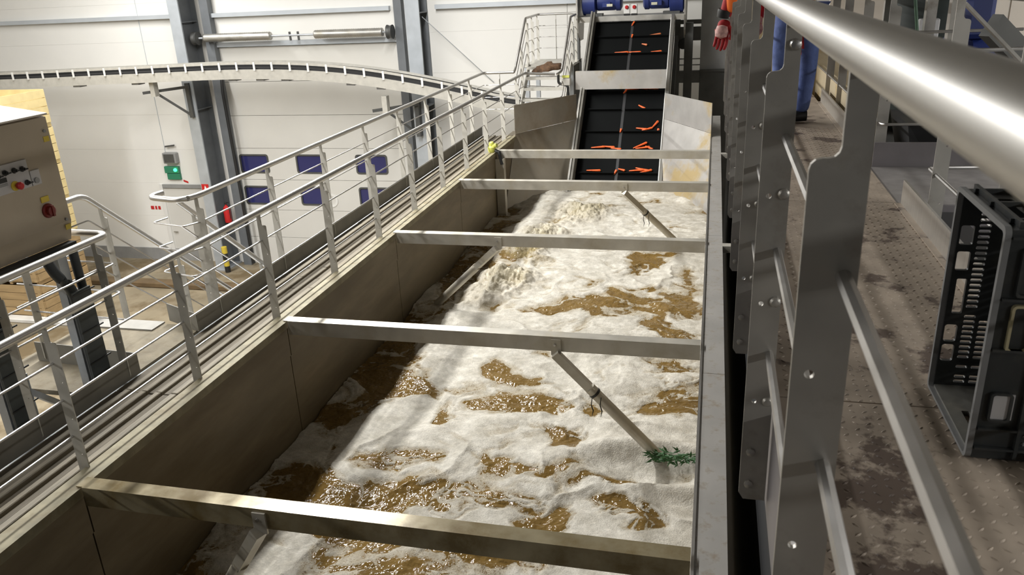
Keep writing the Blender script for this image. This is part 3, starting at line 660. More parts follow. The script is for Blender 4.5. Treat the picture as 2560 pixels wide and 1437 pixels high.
# carrots on the belt: (pixel-free list) x, y along belt, half length, angle in the belt plane, row words
CAR = [(-1.93, 20.42, .10, 1.2, 'standing on the seam just below the motors'), (-1.40, 20.11, .15, .15, 'pale, upper right on top belt section'), (-1.93, 20.09, .05, 1.4, 'small round end on the seam, upper section'),
       (-1.62, 19.88, .07, -.3, 'small dark piece, right of seam on upper section'), (-2.14, 19.70, .17, .02, 'long, left of seam on lower cleat of upper section'), (-1.83, 19.70, .15, -.03, 'thin, crossing seam on lower cleat of upper section'), (-1.33, 19.70, .13, .05, 'short, far right on lower cleat of upper section'),
       (-1.80, 18.84, .16, .08, 'under the cross plate near the seam'), (-1.95, 18.79, .07, .9, 'short slanted, on the seam just below cross plate'), (-1.55, 18.85, .11, -.1, 'under the cross plate right of seam'), (-1.33, 18.84, .13, -.05, 'dark, under the cross plate far right'),
       (-1.54, 18.44, .10, -.6, 'alone, slanted in the right half below cross plate'),
       (-1.50, 17.97, .13, -.15, 'on the middle cleat, left of pair'), (-1.38, 17.96, .12, .3, 'on the middle cleat, right of pair'), (-1.22, 18.05, .13, 1.0, 'leaning up steeply on middle cleat'), (-1.96, 17.93, .05, 1.4, 'round end on the seam at middle cleat'), (-1.14, 17.93, .05, 1.3, 'round end at right edge of middle cleat'),
       (-2.42, 17.58, .16, .08, 'left end of row above the far beam'), (-2.20, 17.59, .15, -.1, 'middle of row left of seam above far beam'), (-2.02, 17.55, .12, -.15, 'ending at the seam above far beam'), (-1.50, 17.62, .17, .5, 'slanted over others right above far beam'), (-1.44, 17.57, .16, .15, 'lying low right above far beam'), (-1.30, 17.57, .10, -.5, 'short, right end above far beam'),
       (-2.46, 17.10, .16, .0, 'alone at left just under the far beam'), (-1.98, 17.07, .06, 1.2, 'small bit on the seam under far beam'), (-1.85, 17.12, .08, -.3, 'short, right of seam under far beam'), (-1.52, 17.11, .17, .1, 'lowest row, left of right cluster'), (-1.40, 17.13, .16, -.25, 'lowest row, middle of right cluster'), (-1.33, 17.09, .14, .3, 'lowest row, right of right cluster')]
for x_, y_, hl, an, wd in CAR:
    z_ = 4.03 + (y_ - 16.84) * (3.21 / 3.71)
    d = Vector((math.cos(an), 0, 0)) + sl * math.sin(an); c = Vector((x_, y_, z_)) + bn * .028
    prof = [(.004, -1.0), (.012, -.9), (.016, -.3), (.021, .5), (.024, .85), (.017, .97), (.006, 1.0)]
    o = thing('carrot', c, 'orange carrot ' + wd, 'carrot', 'carrots riding on the elevator belt')
    MB().lathe([(r * 1.15, h * hl) for r, h in prof], c, d, 10).build('root', 'carrot_pale' if 'dark' in wd or 'pale' in wd else 'carrot', o)
    MB().lathe([(.007, 0), (.006, .012)], c + d * hl, d, 6).build('crown', 'greens', o)

# dark steel frame behind the elevator, right of it
fr = thing('machine_frame', (-.2, 21.6, GND), 'dark steel frame with open bays right of the elevator', 'frame')
for xa, xb, za, zb, m_ in ((-.35, .5, 5.9, 9.2, 'mid_grey'), (-.35, .5, GND, 5.85, 'dark_steel'), (-1.0, -.86, 3.0, 8.3, 'dark_steel')):
    MB().box(xa, xb, 21.5, 21.62, za, zb).build('column_panel', m_, fr, smooth=False)
for za, zb in ((7.02, 7.12), (6.62, 6.95), (5.58, 5.88), (4.6, 5.05)):
    MB().box(-.86, -.35, 21.46, 21.6, za, zb).build('cross_rail', 'dark_steel', fr, smooth=False)
for za in (6.15, 6.0): MB().box(-.86, -.35, 21.56, 21.6, za, za + .03).build('thin_rail', 'mid_grey', fr, smooth=False)
MB().lathe([(.02, 0), (.13, .02), (.13, .2), (.02, .22)], (-.78, 21.35, 6.55), (0, 1, 0), 14).build('bearing', 'black', fr)
MB().bar((-.35, 21.45, 5.88), (1.0, 21.45, 5.88), .06, .06).build('cross_rail', 'dark_steel', fr, smooth=False)

# ------------------------------------------------------------------ left walkway
wk = thing('side_walkway', (-4.6, 9, DECK), 'dirty walkway of lengthwise boards between tank and door side', 'walkway')
xe = [-4.10, -4.24, -4.36, -4.45, -4.53, -4.61, -4.68, -4.76, -4.83, -4.92, -4.99, -5.10]
for i in range(len(xe) - 1):
    ys_ = [0.8, 3.0 + .3 * (i % 2), 5.3, 7.9 + .35 * (i % 3), 10.6 + .2 * (i % 2), 13.2, 15.6 + .2 * (i % 3), 17.6]
    for a, b in zip(ys_[:-1], ys_[1:]):
        h = random.uniform(-.004, .004) + (.012 if i % 2 else -.012)
        MB().cbox(xe[i + 1] + .008, xe[i] - .008, a + .004, b - .004, DECK - .04, DECK + h, .006).build('plank', 'deck_plank_light' if i % 2 else 'deck_plank', wk)
for y_ in (1.2, 4.2, 7.4, 10.5, 13.6, 16.8): MB().box(-5.1, -4.1, y_ - .05, y_ + .05, DECK - .2, DECK - .045).build('cross_bearer', 'galv', wk, smooth=False)
MB().box(-5.13, -5.10, .8, 17.6, DECK - .3, DECK - .03).build('stringer', 'galv', wk, smooth=False)
for y_ in (2.0, 9.0, 16.0): MB().box(-5.1, -4.95, y_ - .07, y_ + .07, GND, DECK - .2).build('support_leg', 'galv', wk, smooth=False)
MB().box(-4.10, -4.085, .8, 16.1, DECK - .2, RIM - .06).build('inner_kick', 'toe_left', wk, smooth=False)
# landing by the stair opening
ld = thing('stair_landing', (-5.8, 6.1, DECK), 'dirty beige landing plate at the top of the stair', 'landing')
MB().box(-6.5, -5.135, 5.2, 6.72, DECK - .05, DECK - .005).build('floor_plate', 'landing_dirt', ld, smooth=False)
MB().box(-6.5, -5.62, 6.52, 6.74, DECK - .004, DECK + .012).build('nosing', 'nosing', ld, smooth=False)
for x_ in (-6.4, -5.3): MB().box(x_ - .05, x_ + .05, 5.3, 5.4, GND, DECK - .05).build('support_leg', 'galv', ld, smooth=False)

def post_plate(mb, c, d, side, zb, zt, notch, w=.07, wu=.034, t=.008, holes=(), fil=.014):
    """flat post: narrow tongue under the rail, full width below. c=(x,y) of rail line, d=run direction, side=unit vector towards the wide side"""
    s = Vector((side[0], side[1], 0))
    a, b = -wu / 2, w - wu / 2
    out = [(a, zb), (b - .012, zb), (b, zb + .02), (b, notch - fil)]
    out += [(b - fil + fil * math.cos(math.radians(q)), notch - fil + fil * math.sin(math.radians(q))) for q in (30, 60, 90)]
    out += [(a + wu + fil, notch)]
    out += [(a + wu + fil - fil * math.sin(math.radians(q)), notch + fil - fil * math.cos(math.radians(q))) for q in (30, 60, 90)]
    out += [(a + wu, zt), (a, zt)]
    return mb.plate(out, [circ(h[0], h[1], h[2]) for h in holes], (c[0], c[1], 0), s, (0, 0, 1), t)
GAP = .274
def railing(root, path, posts, r=.03, rod=.009, nrod=3, side=(1, 0), zb=None, postmat='steel_post_light', railmat='steel_pipe', rodmat='steel_rod', corner=.1, toe=None, toemat='toe_left', w=.07, wu=.034, bolts=False, gap=GAP, hole_r=.006, drop=1.1):
    MB().tube(rounded(path, corner) if len(path) > 2 else path, r, 16).build('handrail', railmat, root)
    for k in range(1, nrod + 1):
        p = [Vector(q) - Vector((0, 0, gap * k)) for q in path]
        MB().tube(rounded(p, .04) if len(p) > 2 else p, rod, 8).build('rod', rodmat, root)
    for (x_, y_, z_, sd) in posts:
        holes = [(wu * .5 + .012, z_ - gap * (k + .5), hole_r) for k in range(1, nrod + 1)] if hole_r else []
        b_ = z_ - drop if zb is None else zb
        holes = [h for h in holes if h[1] > b_ + .03]
        post_plate(MB(), (x_, y_), None, sd, b_, z_ - r * .6, z_ - .125, w=w, wu=wu, holes=holes).build('post', postmat, root, smooth=False)
        if bolts:
            for k in (1, 2, 3):
                c = Vector((x_, y_ - .004, z_ - gap * (k + .5))) + Vector((sd[0], sd[1], 0)) * -.006
                MB().lathe([(.0135, 0), (.0135, .006), (.009, .011), (.003, .012)], c, (0, -1, 0), 10).build('bolt', 'steel_post', root)
    if toe:
        for (a, b, z0, z1) in toe: MB().bar(Vector((*a, (z0 + z1) / 2)), Vector((*b, (z0 + z1) / 2)), .012, z1 - z0).build('toe_board', toemat, root, smooth=False)

FX = -4.116
fr_ = thing('tank_railing', (FX, 9, RIM), 'long steel railing along the tank side of the board walkway', 'railing')
railing(fr_, [(FX, .8, RAIL_L), (FX, 17.9, RAIL_L), (-3.45, 18.05, RAIL_L - .05)], [(FX, 3.83 + 1.321 * k, RAIL_L, (1, 0)) for k in range(-2, 11)], zb=RIM - .07, w=.085, wu=.042)
RX = -5.14
r1 = thing('landing_railing', (RX, 4, DECK), 'steel railing bending round the landing beside the control cabinet', 'railing')
railing(r1, [(RX, .8, RAIL_L), (RX, 5.69, RAIL_L), (-6.35, 5.76, RAIL_L)], [(RX, y_, RAIL_L, (1, 0)) for y_ in (1.6, 3.0, 4.45, 5.5)] + [(-6.2, 5.76, RAIL_L, (0, -1))], zb=DECK + .02, w=.085, wu=.042,
        toe=[((RX + .05, .8), (RX + .05, 5.64), DECK, DECK + .2), ((RX + .05, 5.64), (-6.3, 5.72), DECK, DECK + .2)])
r2 = thing('door_side_railing', (RX, 12, DECK), 'long steel railing along the door side of the board walkway', 'railing')
railing(r2, [(-5.62, 7.12, RAIL_L), (-5.66, 6.93, RAIL_L), (-5.22, 6.83, RAIL_L), (RX, 7.0, RAIL_L), (RX, 18.1, RAIL_L), (-4.42, 18.15, RAIL_L)], [(RX, 7.0 + 1.42 * k, RAIL_L, (1, 0)) for k in range(8)] + [(-4.75, 18.12, RAIL_L, (0, -1))], zb=DECK + .02, corner=.12, w=.085, wu=.042,
        toe=[((RX + .05, 6.58), (RX + .05, 17.6), DECK, DECK + .2), ((RX + .05, 6.58), (-5.6, 6.8), DECK, DECK + .2)])
# stair down to the hall floor
st = thing('descending_stair', (-5.9, 7, GND), 'steel stair descending from the landing towards the loading door', 'stair')
n_st = 18
for k in range(n_st):
    y_ = 6.85 + .29 * k; z_ = DECK - .26 * (k + 1)
    MB().box(-6.36, -5.44, y_ - .02, y_ + .25, z_ - .03, z_).build('tread', 'galv', st, smooth=False)
for x_ in (-6.47, -5.33): MB().bar((x_, 6.78, DECK - .12), (x_, 6.85 + .29 * n_st, DECK - .12 - .26 * n_st), .03, .22).build('stringer', 'steel', st, smooth=False)
for x_, lab in ((-6.48, 'descending stair handrail on the cabinet side'), (-5.32, 'descending stair handrail on the walkway side')):
    t = thing('stair_railing', (x_, 7, DECK), lab, 'railing')
    y_e = 6.95 + 3.9; z_e = RAIL_L - 3.9 * .86
    path = [(x_, 5.8 if x_ < -6 else 6.75, RAIL_L), (x_, 6.95, RAIL_L), (x_, y_e, z_e)] if x_ < -6 else [(x_, 6.93, RAIL_L - .03), (x_, y_e, z_e)]
    railing(t, path, [(x_, 7.15 + 1.1 * k, RAIL_L - .86 * (.2 + 1.1 * k), (1, 0)) for k in range(4)], nrod=3, w=.085, wu=.042, drop=1.5)
# ------------------------------------------------------------------ control cabinet on its stand
cb = thing('control_cabinet', (-5.6, 5.0, 4.9), 'beige control cabinet with buttons and red switch on stand', 'control cabinet')
prof = [(-5.45, 6.42), (-5.50, 6.24), (-5.95, 6.24), (-5.95, 7.40), (-5.50, 7.335), (-5.45, 7.32)]
ring = []
for yy_ in (3.6, 5.655): ring += [(p[0], yy_, p[1]) for p in prof]
n_ = len(prof)
MB().add(ring, [tuple(range(n_)), tuple(range(2 * n_ - 1, n_ - 1, -1))] + [(i, i + n_, (i + 1) % n_ + n_, (i + 1) % n_) for i in range(n_)]).build('body', 'cabinet', cb, smooth=False)
MB().add([(-5.44, 3.58, 7.336), (-5.44, 5.67, 7.336), (-5.97, 5.67, 7.412), (-5.97, 3.58, 7.412), (-5.44, 3.58, 7.350), (-5.44, 5.67, 7.350), (-5.97, 5.67, 7.426), (-5.97, 3.58, 7.426)], [(0, 3, 2, 1), (4, 5, 6, 7), (0, 1, 5, 4), (1, 2, 6, 5), (2, 3, 7, 6), (3, 0, 4, 7)]).build('top_cover', 'cabinet_top', cb, smooth=False)
MB().cbox(-5.45, -5.438, 4.3, 5.335, 6.80, 7.03, .003).build('button_panel', 'panel_plate', cb)
MB().cbox(-5.45, -5.438, 5.342, 5.44, 6.80, 6.925, .003).build('small_panel', 'panel_plate', cb)
for y_, z_ in ((5.10, 6.965), (5.19, 6.965), (5.27, 6.960), (5.285, 6.845), (5.02, 6.955)):
    MB().lathe([(.022, 0), (.024, .008), (.014, .02), (.014, .03)], (-5.438, y_, z_), (1, 0, 0), 12).build('rotary_switch', 'black', cb)
    MB().box(-5.41, -5.40, y_ - .004, y_ + .03, z_ - .008, z_ + .004).build('switch_lever', 'black', cb, smooth=False)
MB().lathe([(.024, 0), (.024, .012)], (-5.438, 5.385, 6.84), (1, 0, 0), 14).build('key_lock', 'mid_grey', cb)
MB().box(-5.438, -5.432, 4.9, 5.1, 6.895, 6.93).build('display', 'black', cb, smooth=False)
MB().box(-5.438, -5.433, 4.9, 5.1, 6.865, 6.885).build('display', 'mid_grey', cb, smooth=False)
MB().lathe([(.04, 0), (.04, .006)], (-5.438, 5.165, 6.845), (1, 0, 0), 16).build('emergency_collar', 'yellow', cb)
MB().lathe([(.012, 0), (.012, .02), (.03, .022), (.032, .045), (.02, .055)], (-5.432, 5.175, 6.845), (1, 0, 0), 16).build('emergency_button', 'red_paint', cb)
es_ = MB().lathe([(.062, 0), (.062, .012), (.055, .02)], (-5.448, 5.43, 6.565), (1, 0, 0), 20).build('main_switch', 'dark_red', cb)
MB().lathe([(.04, 0), (.04, .03), (.03, .035)], (-5.43, 5.43, 6.565), (1, 0, 0), 16).box(-5.41, -5.385, 5.42, 5.44, 6.52, 6.61).build('switch_knob', 'dark_red', es_)
MB().cbox(-5.45, -5.44, 5.385, 5.47, 6.64, 6.69, .003).build('switch_label', 'yellow', cb)
for z_ in (7.12, 6.35):
    MB().lathe([(.014, 0), (.014, .012)], (-5.45, 5.60, z_ + .09), (1, 0, 0), 10).build('lock', 'mid_grey', cb)
    MB().box(-5.45, -5.446, 5.575, 5.635, z_, z_ + .045).build('warning_sticker', 'yellow', cb, smooth=False)
MB().box(-5.5, -5.42, 3.6, 5.62, 6.20, 6.238).build('edge_shade', 'black_rubber', cb, smooth=False)  # black strip standing in for the shade at the cabinet's bottom edge
MB().tube([(-5.98, 5.68, 6.6), (-5.98, 5.68, 6.95)], .012, 8).build('hinge', 'black', cb)
for y_ in (5.36, 4.50):
    MB().box(-5.44, -5.36, y_ - .05, y_ + .05, DECK - .1, 6.2).build('stand_post', 'galv', cb, smooth=False)
    MB().tube(rounded([(-5.36, y_ - .16, 6.2), (-5.33, y_ - .16, 6.08), (-5.30, y_ - .03, 5.9), (-5.30, y_ - .02, DECK - .05)], .12), .045, 12).build('cable_hose', 'cable_black', cb)
    MB().tube([(-5.34, y_ + .11, 6.2), (-5.30, y_ + .1, DECK - .05)], .04, 12).build('cable_hose', 'cable_black', cb)
    MB().box(-5.265, -5.25, y_ - .10, y_ + .11, DECK + .05, 5.88).build('cable_tray', 'cable_tray', cb, smooth=False)
    for z_ in (5.85, 5.5, 5.2): MB().box(-5.25, -5.24, y_ - .11, y_ + .15, z_, z_ + .012).build('cable_clip', 'black', cb, smooth=False)
MB().box(-5.5, -5.28, 4.3, 5.5, DECK - .16, DECK - .1).build('stand_foot', 'galv', cb, smooth=False)
sg_ = thing('galvanised_stand', (-5.75, 4.95, 4.2), 'pale galvanised support stand under the control cabinet', 'stand')
MB().box(-5.85, -5.68, 4.88, 5.0, GND, 5.22).build('leg', 'galv', sg_, smooth=False)
MB().box(-6.0, -5.55, 4.8, 5.1, 4.5, 4.53).build('foot_plate', 'galv', sg_, smooth=False)
MB().bar((-5.75, 5.0, 5.1), (-6.6, 5.0, 5.05), .08, .1).build('cross_arm', 'galv', sg_, smooth=False)
MB().bar((-5.75, 5.0, 5.05), (-5.75, 5.5, 4.55), .05, .05).build('brace', 'galv', sg_, smooth=False)

# yellow coupling on the rim at the far beam
yc = thing('hose_coupling', (-3.97, 14.45, RIM), 'small yellow-green hose coupling on tank rim at farthest beam', 'coupling')
MB().lathe([(.06, 0), (.075, .03), (.075, .1), (.05, .12), (.05, .18), (.03, .2)], (-4.0, 14.42, RIM + .02), (0, 0, 1), 14).build('body', 'yellow_green', yc)
MB().lathe([(.03, 0), (.04, .02), (.04, .1)], (-3.98, 14.42, RIM + .14), (1, -.4, .2), 10).build('spout', 'yellow_green', yc)
MB().tube([(-3.95, 14.42, RIM + .06), (-3.85, 14.38, RIM + .03), (-3.8, 14.38, RIM - .2)], .035, 10).build('hose', 'black', yc)

# ------------------------------------------------------------------ far stair tower beside the elevator
tw = thing('elevator_steps', (-3.85, 18.7, DECK), 'steep steel steps rising beside the elevator', 'steps')
for k in range(6):
    y_ = 18.15 + .24 * k; z_ = DECK + .22 * (k + 1)
    MB().box(-4.36, -3.36, y_, y_ + .26, z_ - .06, z_).build('tread', 'steel_post_light', tw, smooth=False)
for x_ in (-4.38, -3.34): MB().bar((x_, 18.0, DECK), (x_, 19.6, DECK + 1.35), .03, .2).build('stringer', 'steel_post_light', tw, smooth=False)
MB().box(-4.5, -3.3, 19.6, 21.0, 6.24, 6.30).build('upper_platform', 'steel_post_light', tw, smooth=False)
MB().box(-4.5, -4.0, 17.62, 18.15, DECK - .06, DECK).build('lower_platform', 'deck_plank', tw, smooth=False)
for x_ in (-4.45, -3.35):
    MB().box(x_ - .05, x_ + .05, 20.9, 21.0, GND, 6.24).build('support_leg', 'galv', tw, smooth=False)
    MB().box(x_ - .05, x_ + .05, 19.62, 19.72, GND, 6.24).build('support_leg', 'galv', tw, smooth=False)
t1 = thing('tower_railing', (-4.42, 19, 6), 'steel railing climbing the door side of the steps, then round platform', 'railing')
railing(t1, [(-4.42, 18.15, RAIL_L), (-4.42, 18.3, RAIL_L + .05), (-4.42, 19.55, 7.38), (-4.42, 20.95, 7.40), (-3.32, 21.0, 7.40)], [(-4.42, 18.9, 6.8, (1, 0)), (-4.42, 19.6, 7.39, (1, 0)), (-4.42, 20.2, 7.39, (1, 0)), (-4.42, 20.85, 7.4, (1, 0)), (-3.95, 20.98, 7.4, (0, -1)), (-3.45, 20.98, 7.4, (0, -1))], corner=.08, r=.028)
t2 = thing('tower_railing', (-3.3, 19, 6), 'steel railing climbing the elevator side of the steps', 'railing')
railing(t2, [(-3.40, 18.06, RAIL_L - .05), (-3.32, 18.2, RAIL_L), (-3.32, 19.5, 7.38), (-3.32, 20.2, 7.4)], [(-3.32, 18.9, 6.8, (1, 0)), (-3.32, 19.55, 7.39, (1, 0)), (-3.32, 20.1, 7.39, (1, 0))], corner=.08, r=.028)
pe = thing('peat_heap', (-3.85, 19.3, 6.15), 'small brown heap of leaves and soil on the upper step', 'heap')
bm = bmesh.new(); bmesh.ops.create_icosphere(bm, subdivisions=3, radius=1)
for v in bm.verts:
    k = 1 + .35 * math.sin(v.co.x * 5 + 1) * math.cos(v.co.y * 6) + random.uniform(-.1, .1)
    v.co = Vector((-3.86 + v.co.x * .32 * k, 19.3 + v.co.y * .16 * k, 6.22 + max(v.co.z, -.3) * .13 * k + .05 * v.co.x))
MB().bm(bm).build('mound', 'brown_peat', pe, ang=120)
for k in range(10):
    a = Vector((-4.1 + .5 * random.random(), 19.15 + .2 * random.random(), 6.24)); d = Vector((random.uniform(-.12, .12), random.uniform(-.05, .05), .03))
    MB().bar(a, a + d, .03, .006).build('leaf', 'brown_peat', pe, smooth=False)
jb = thing('valve_unit', (-3.2, 18.4, 5.6), 'small grey valve unit with black pipe beside the elevator', 'valve')
MB().cbox(-3.34, -3.14, 18.25, 18.4, 5.95, 6.12, .015).build('valve_body', 'steel_post_light', jb)
MB().tube(rounded([(-3.42, 18.3, 6.2), (-3.42, 18.3, 6.0), (-3.2, 18.28, 5.95), (-3.2, 18.3, 5.5)], .06), .03, 10).build('hose', 'black', jb)
MB().box(-3.32, -3.16, 18.24, 18.3, 6.13, 6.18).build('lever', 'yellow_green', jb, smooth=False)

# ------------------------------------------------------------------ right walkway
rw = thing('gangway', (.58, 4, FLR), 'raised gangway floored with dirty steel tread plate', 'walkway')
for a, b in ((-.6, 2.2), (2.2, 4.45), (4.45, 6.73), (6.73, 9.2)):
    MB().box(.21, .97, a + .003, b - .003, FLR - .008, FLR).build('tread_plate', 'checker_plate', rw, smooth=False)
def tread():
    mb = MB(); P = .033; k = 0
    ny = int((6.73 + .1) / P)
    base = [(-.5, 0, 0), (-.15, .17, 0), (.2, .14, 0), (.5, 0, 0), (.2, -.14, 0), (-.15, -.17, 0), (-.12, 0, 1), (.2, 0, .85)]
    fc = [(0, 5, 6), (1, 0, 6), (5, 4, 7, 6), (2, 1, 6, 7), (4, 3, 7), (3, 2, 7)]
    for j in range(ny):
        y_ = -.1 + P * j
        for i in range(23):
            x_ = .225 + P * i + (P / 2 if False else 0)
            if x_ > .955: continue
            an = math.radians(45 if (i + j) % 2 else -45); ca, sa = math.cos(an), math.sin(an); Ls = .023
            mb.add([(x_ + (p[0] * ca - p[1] * sa) * Ls, y_ + (p[0] * sa + p[1] * ca) * Ls, FLR + p[2] * .0024) for p in base], fc)
    return mb
tag(tread().build('tread_pattern', 'checker_plate', rw, smooth=False), kind='stuff')
MB().box(.19, .206, -.6, 9.2, FLR - .2, FLR + .1).build('left_toe_board', 'toe_dark', rw, smooth=False)
MB().box(.207, .26, -.6, 9.2, FLR - .2, FLR - .009).build('left_stringer', 'dark_steel', rw, smooth=False)
MB().box(.93, .97, -.6, 9.2, FLR - .2, FLR - .009).build('right_stringer', 'dark_steel', rw, smooth=False)
for a, b in ((-.6, 4.42), (5.42, 8.05)): MB().box(.985, .997, a, b, FLR - .04, FLR + .13).build('right_toe_board', 'toe_plate', rw, smooth=False)
MB().box(.955, .985, -.6, 4.42, FLR, FLR + .006).build('weld_bead', 'checker_plate', rw, smooth=False)
MB().box(.955, .985, 5.42, 8.05, FLR, FLR + .006).build('weld_bead', 'checker_plate', rw, smooth=False)
for y_ in (1.0, 4.2, 7.8): MB().box(.55, .67, y_ - .06, y_ + .06, GND, FLR - .21).build('support_leg', 'dark_steel', rw, smooth=False)
for a, b in ((.6, 4.8), (4.8, 9.2), (9.2, 13.8), (13.8, 18.6)): MB().box(.38, .40, a + .005, b - .005, GND, FLR - .22).build('gap_shade_panel', 'gap_shade', rw, smooth=False)  # added black sheets standing in for the shade below the gangway
HX = .168
gr = thing('gangway_railing', (HX, 3, FLR), 'thick polished railing in the foreground between gangway and tank', 'railing')
py = [1.0 + .92 * k for k in range(-1, 10)]
railing(gr, [(HX, -.4, RAIL_R), (HX, 9.2, RAIL_R)], [(HX, y_, RAIL_R, (-1, 0)) for y_ in py], r=.031, rod=.0105, zb=FLR - .17, postmat='steel_post', bolts=False, w=.069, wu=.034, hole_r=.0065)
for y_ in py:
    for z_ in ((7.708, 7.435, 7.157) if y_ > 1.5 else ()):
        MB().lathe([(.0135, 0), (.0135, .006), (.009, .011), (.003, .012)], (.172, y_ - .004, z_), (0, -1, 0), 10).build('bolt', 'steel_post', gr)
    for z_ in (6.9, 7.0): MB().lathe([(.012, 0), (.012, .006), (.004, .01)], (.14, y_ - .004, z_), (0, -1, 0), 8).build('bolt', 'steel_post', gr)
MB().lathe([(.013, 0), (.013, .004), (.010, .010), (.003, .012)], (.172, 1.912, 8.045), (0, -1, 0), 12).build('bolt', 'steel_rod', gr)
QX = 1.04; RAIL_O = 8.085
ra = thing('outer_railing', (QX, 2, FLR), 'steel railing right of gangway, on the near side of opening', 'railing')
railing(ra, [(QX, -.4, RAIL_O), (QX, 4.2, RAIL_O), (QX + .7, 4.25, RAIL_O)], [(QX, y_, RAIL_O, (1, 0)) for y_ in (.4, 1.35, 2.25, 3.15, 4.05)], r=.028, rod=.009, zb=FLR - .17, postmat='steel_post', railmat='steel_post', corner=.05, w=.066, wu=.034)
rb_ = thing('outer_railing', (QX, 7, FLR), 'steel railing right of gangway, beyond the opening', 'railing')
railing(rb_, [(QX + .7, 5.42, RAIL_O), (QX, 5.42, RAIL_O), (QX, 9.2, RAIL_O)], [(QX, y_, RAIL_O, (1, 0)) for y_ in (5.5, 6.42, 7.35, 8.1)], r=.028, rod=.009, zb=FLR - .17, postmat='steel_post', railmat='steel_post', corner=.05, w=.066, wu=.034)
for y_ in (2.25, 3.15, 4.05): MB().bar((QX + .02, y_ + .03, RAIL_O - .06), (QX + .62, y_ + .05, RAIL_O - .64), .012, .05, (0, 1, 0)).build('stay', 'steel_post', ra, smooth=False)
# side step at the opening
ss = thing('side_step', (1.3, 4.9, FLR), 'steel step plate at the opening right of gangway', 'step')
MB().box(.975, 1.75, 4.47, 5.36, FLR - .03, FLR - .012).build('tread', 'step_steel', ss, smooth=False)
MB().box(1.0, 1.75, 5.365, 5.38, FLR - .03, FLR + .14).build('rear_toe_board', 'toe_dark', ss, smooth=False)
MB().box(1.0, 1.75, 4.44, 4.455, FLR - .3, FLR - .01).build('front_edge', 'toe_dark', ss, smooth=False)
for k in range(5): MB().box(1.76 + .26 * k, 2.0 + .26 * k, 4.47, 5.36, FLR - .24 - .21 * k, FLR - .22 - .21 * k).build('tread', 'galv', ss, smooth=False)
# ------------------------------------------------------------------ sorting line right of the gangway
sm = thing('sorting_machine', (2.4, 5, GND), 'dark sorting machine with steel frame right of gangway', 'machine')
MB().box(1.25, 3.2, .6, 4.35, GND, FLR - .45).build('body', 'dark_steel', sm, smooth=False)
MB().box(1.12, 1.24, .6, 4.35, FLR - .6, FLR - .02).build('side_plate', 'black', sm, smooth=False)
MB().add([(1.25, 5.7, 7.22), (1.75, 5.6, 7.22), (1.75, 6.3, 7.22), (1.25, 6.3, 7.22), (1.36, 5.75, 6.7), (1.6, 5.75, 6.7), (1.6, 6.2, 6.7), (1.36, 6.2, 6.7)], [(0, 1, 2, 3), (7, 6, 5, 4), (0, 4, 5, 1), (1, 5, 6, 2), (2, 6, 7, 3), (3, 7, 4, 0)]).build('hopper', 'black_rubber', sm, smooth=False)
MB().box(1.15, 3.2, 5.8, 8.4, GND, FLR - .12).build('body', 'dark_steel', sm, smooth=False)
for x_, y_ in ((1.45, 5.75), (1.5, 6.6), (2.3, 5.75), (1.95, 4.4), (2.6, 4.4), (1.4, 7.6)): MB().box(x_ - .035, x_ + .035, y_ - .035, y_ + .035, FLR - .4, 8.5).build('frame_post', 'steel_post', sm, smooth=False)
for z_ in (7.35, 8.35): MB().box(1.42, 3.2, 5.715, 5.785, z_ - .03, z_ + .03).build('frame_rail', 'steel_post', sm, smooth=False)
MB().bar((1.3, 4.5, 7.9), (2.6, 5.3, 6.8), .06, .12).build('chute', 'dark_steel', sm, smooth=False)
for k in range(7):
    x_ = 1.5 + .22 * k; MB().lathe([(.02, 0), (.06, .01), (.06, .6), (.02, .61)], (x_, 4.65, 6.75), (0, 1, 0), 12).build('roller', 'dark_steel', sm)
MB().cbox(1.35, 1.55, 6.0, 6.2, 7.3, 7.44, .01).build('yellow_guard', 'yellow', sm)
MB().cbox(1.12, 1.2, 6.3, 6.9, FLR - .1, FLR + .35, .01).build('pale_guard', 'panel_light', sm)
dk = thing('green_drum', (1.75, 7.3, 7.0), 'large dark green drum beyond the outer railing', 'drum')
MB().lathe([(.30, 0), (.34, .03), (.35, .5), (.37, .52), (.37, .56), (.35, .58), (.35, 1.2), (.37, 1.22), (.34, 1.28)], (1.72, 7.3, FLR - .1), (0, 0, 1), 28).build('shell', 'drum_green', dk)
MB().cbox(1.50, 1.64, 6.88, 6.96, 7.66, 7.80, .008).build('paper_label', 'panel_plate', dk)
tag(MB().tube([(1.42, 6.7, 8.3), (1.40, 6.7, 8.0), (1.45, 6.68, 7.7), (1.62, 6.68, 7.5)], .012, 8).build('green_hose', 'green_hose'), 'thin green hose hanging before the dark drum', 'hose')
mo = thing('line_motor', (1.65, 6.0, 7.6), 'blue gear motor on sorting line behind outer railing', 'motor')
MB().cbox(1.57, 1.74, 5.95, 6.15, 7.72, 8.0, .03).build('motor_housing', 'motor_blue', mo)
MB().lathe([(.08, 0), (.1, .02), (.1, .24), (.07, .27)], (1.62, 6.05, 7.62), (1, 0, 0), 18).build('stator', 'motor_blue', mo)
MB().lathe([(.05, 0), (.09, .02), (.09, .1), (.05, .12)], (1.45, 6.0, 7.68), (1, 0, -.3), 16).build('gearbox', 'motor_blue', mo)
for k in range(4): MB().lathe([(.012, 0), (.012, .05)], (1.47 + .02 * k, 5.9, 7.9 - .06 * k), (1, -1, 1), 8).build('fitting', 'steel_rod', mo)
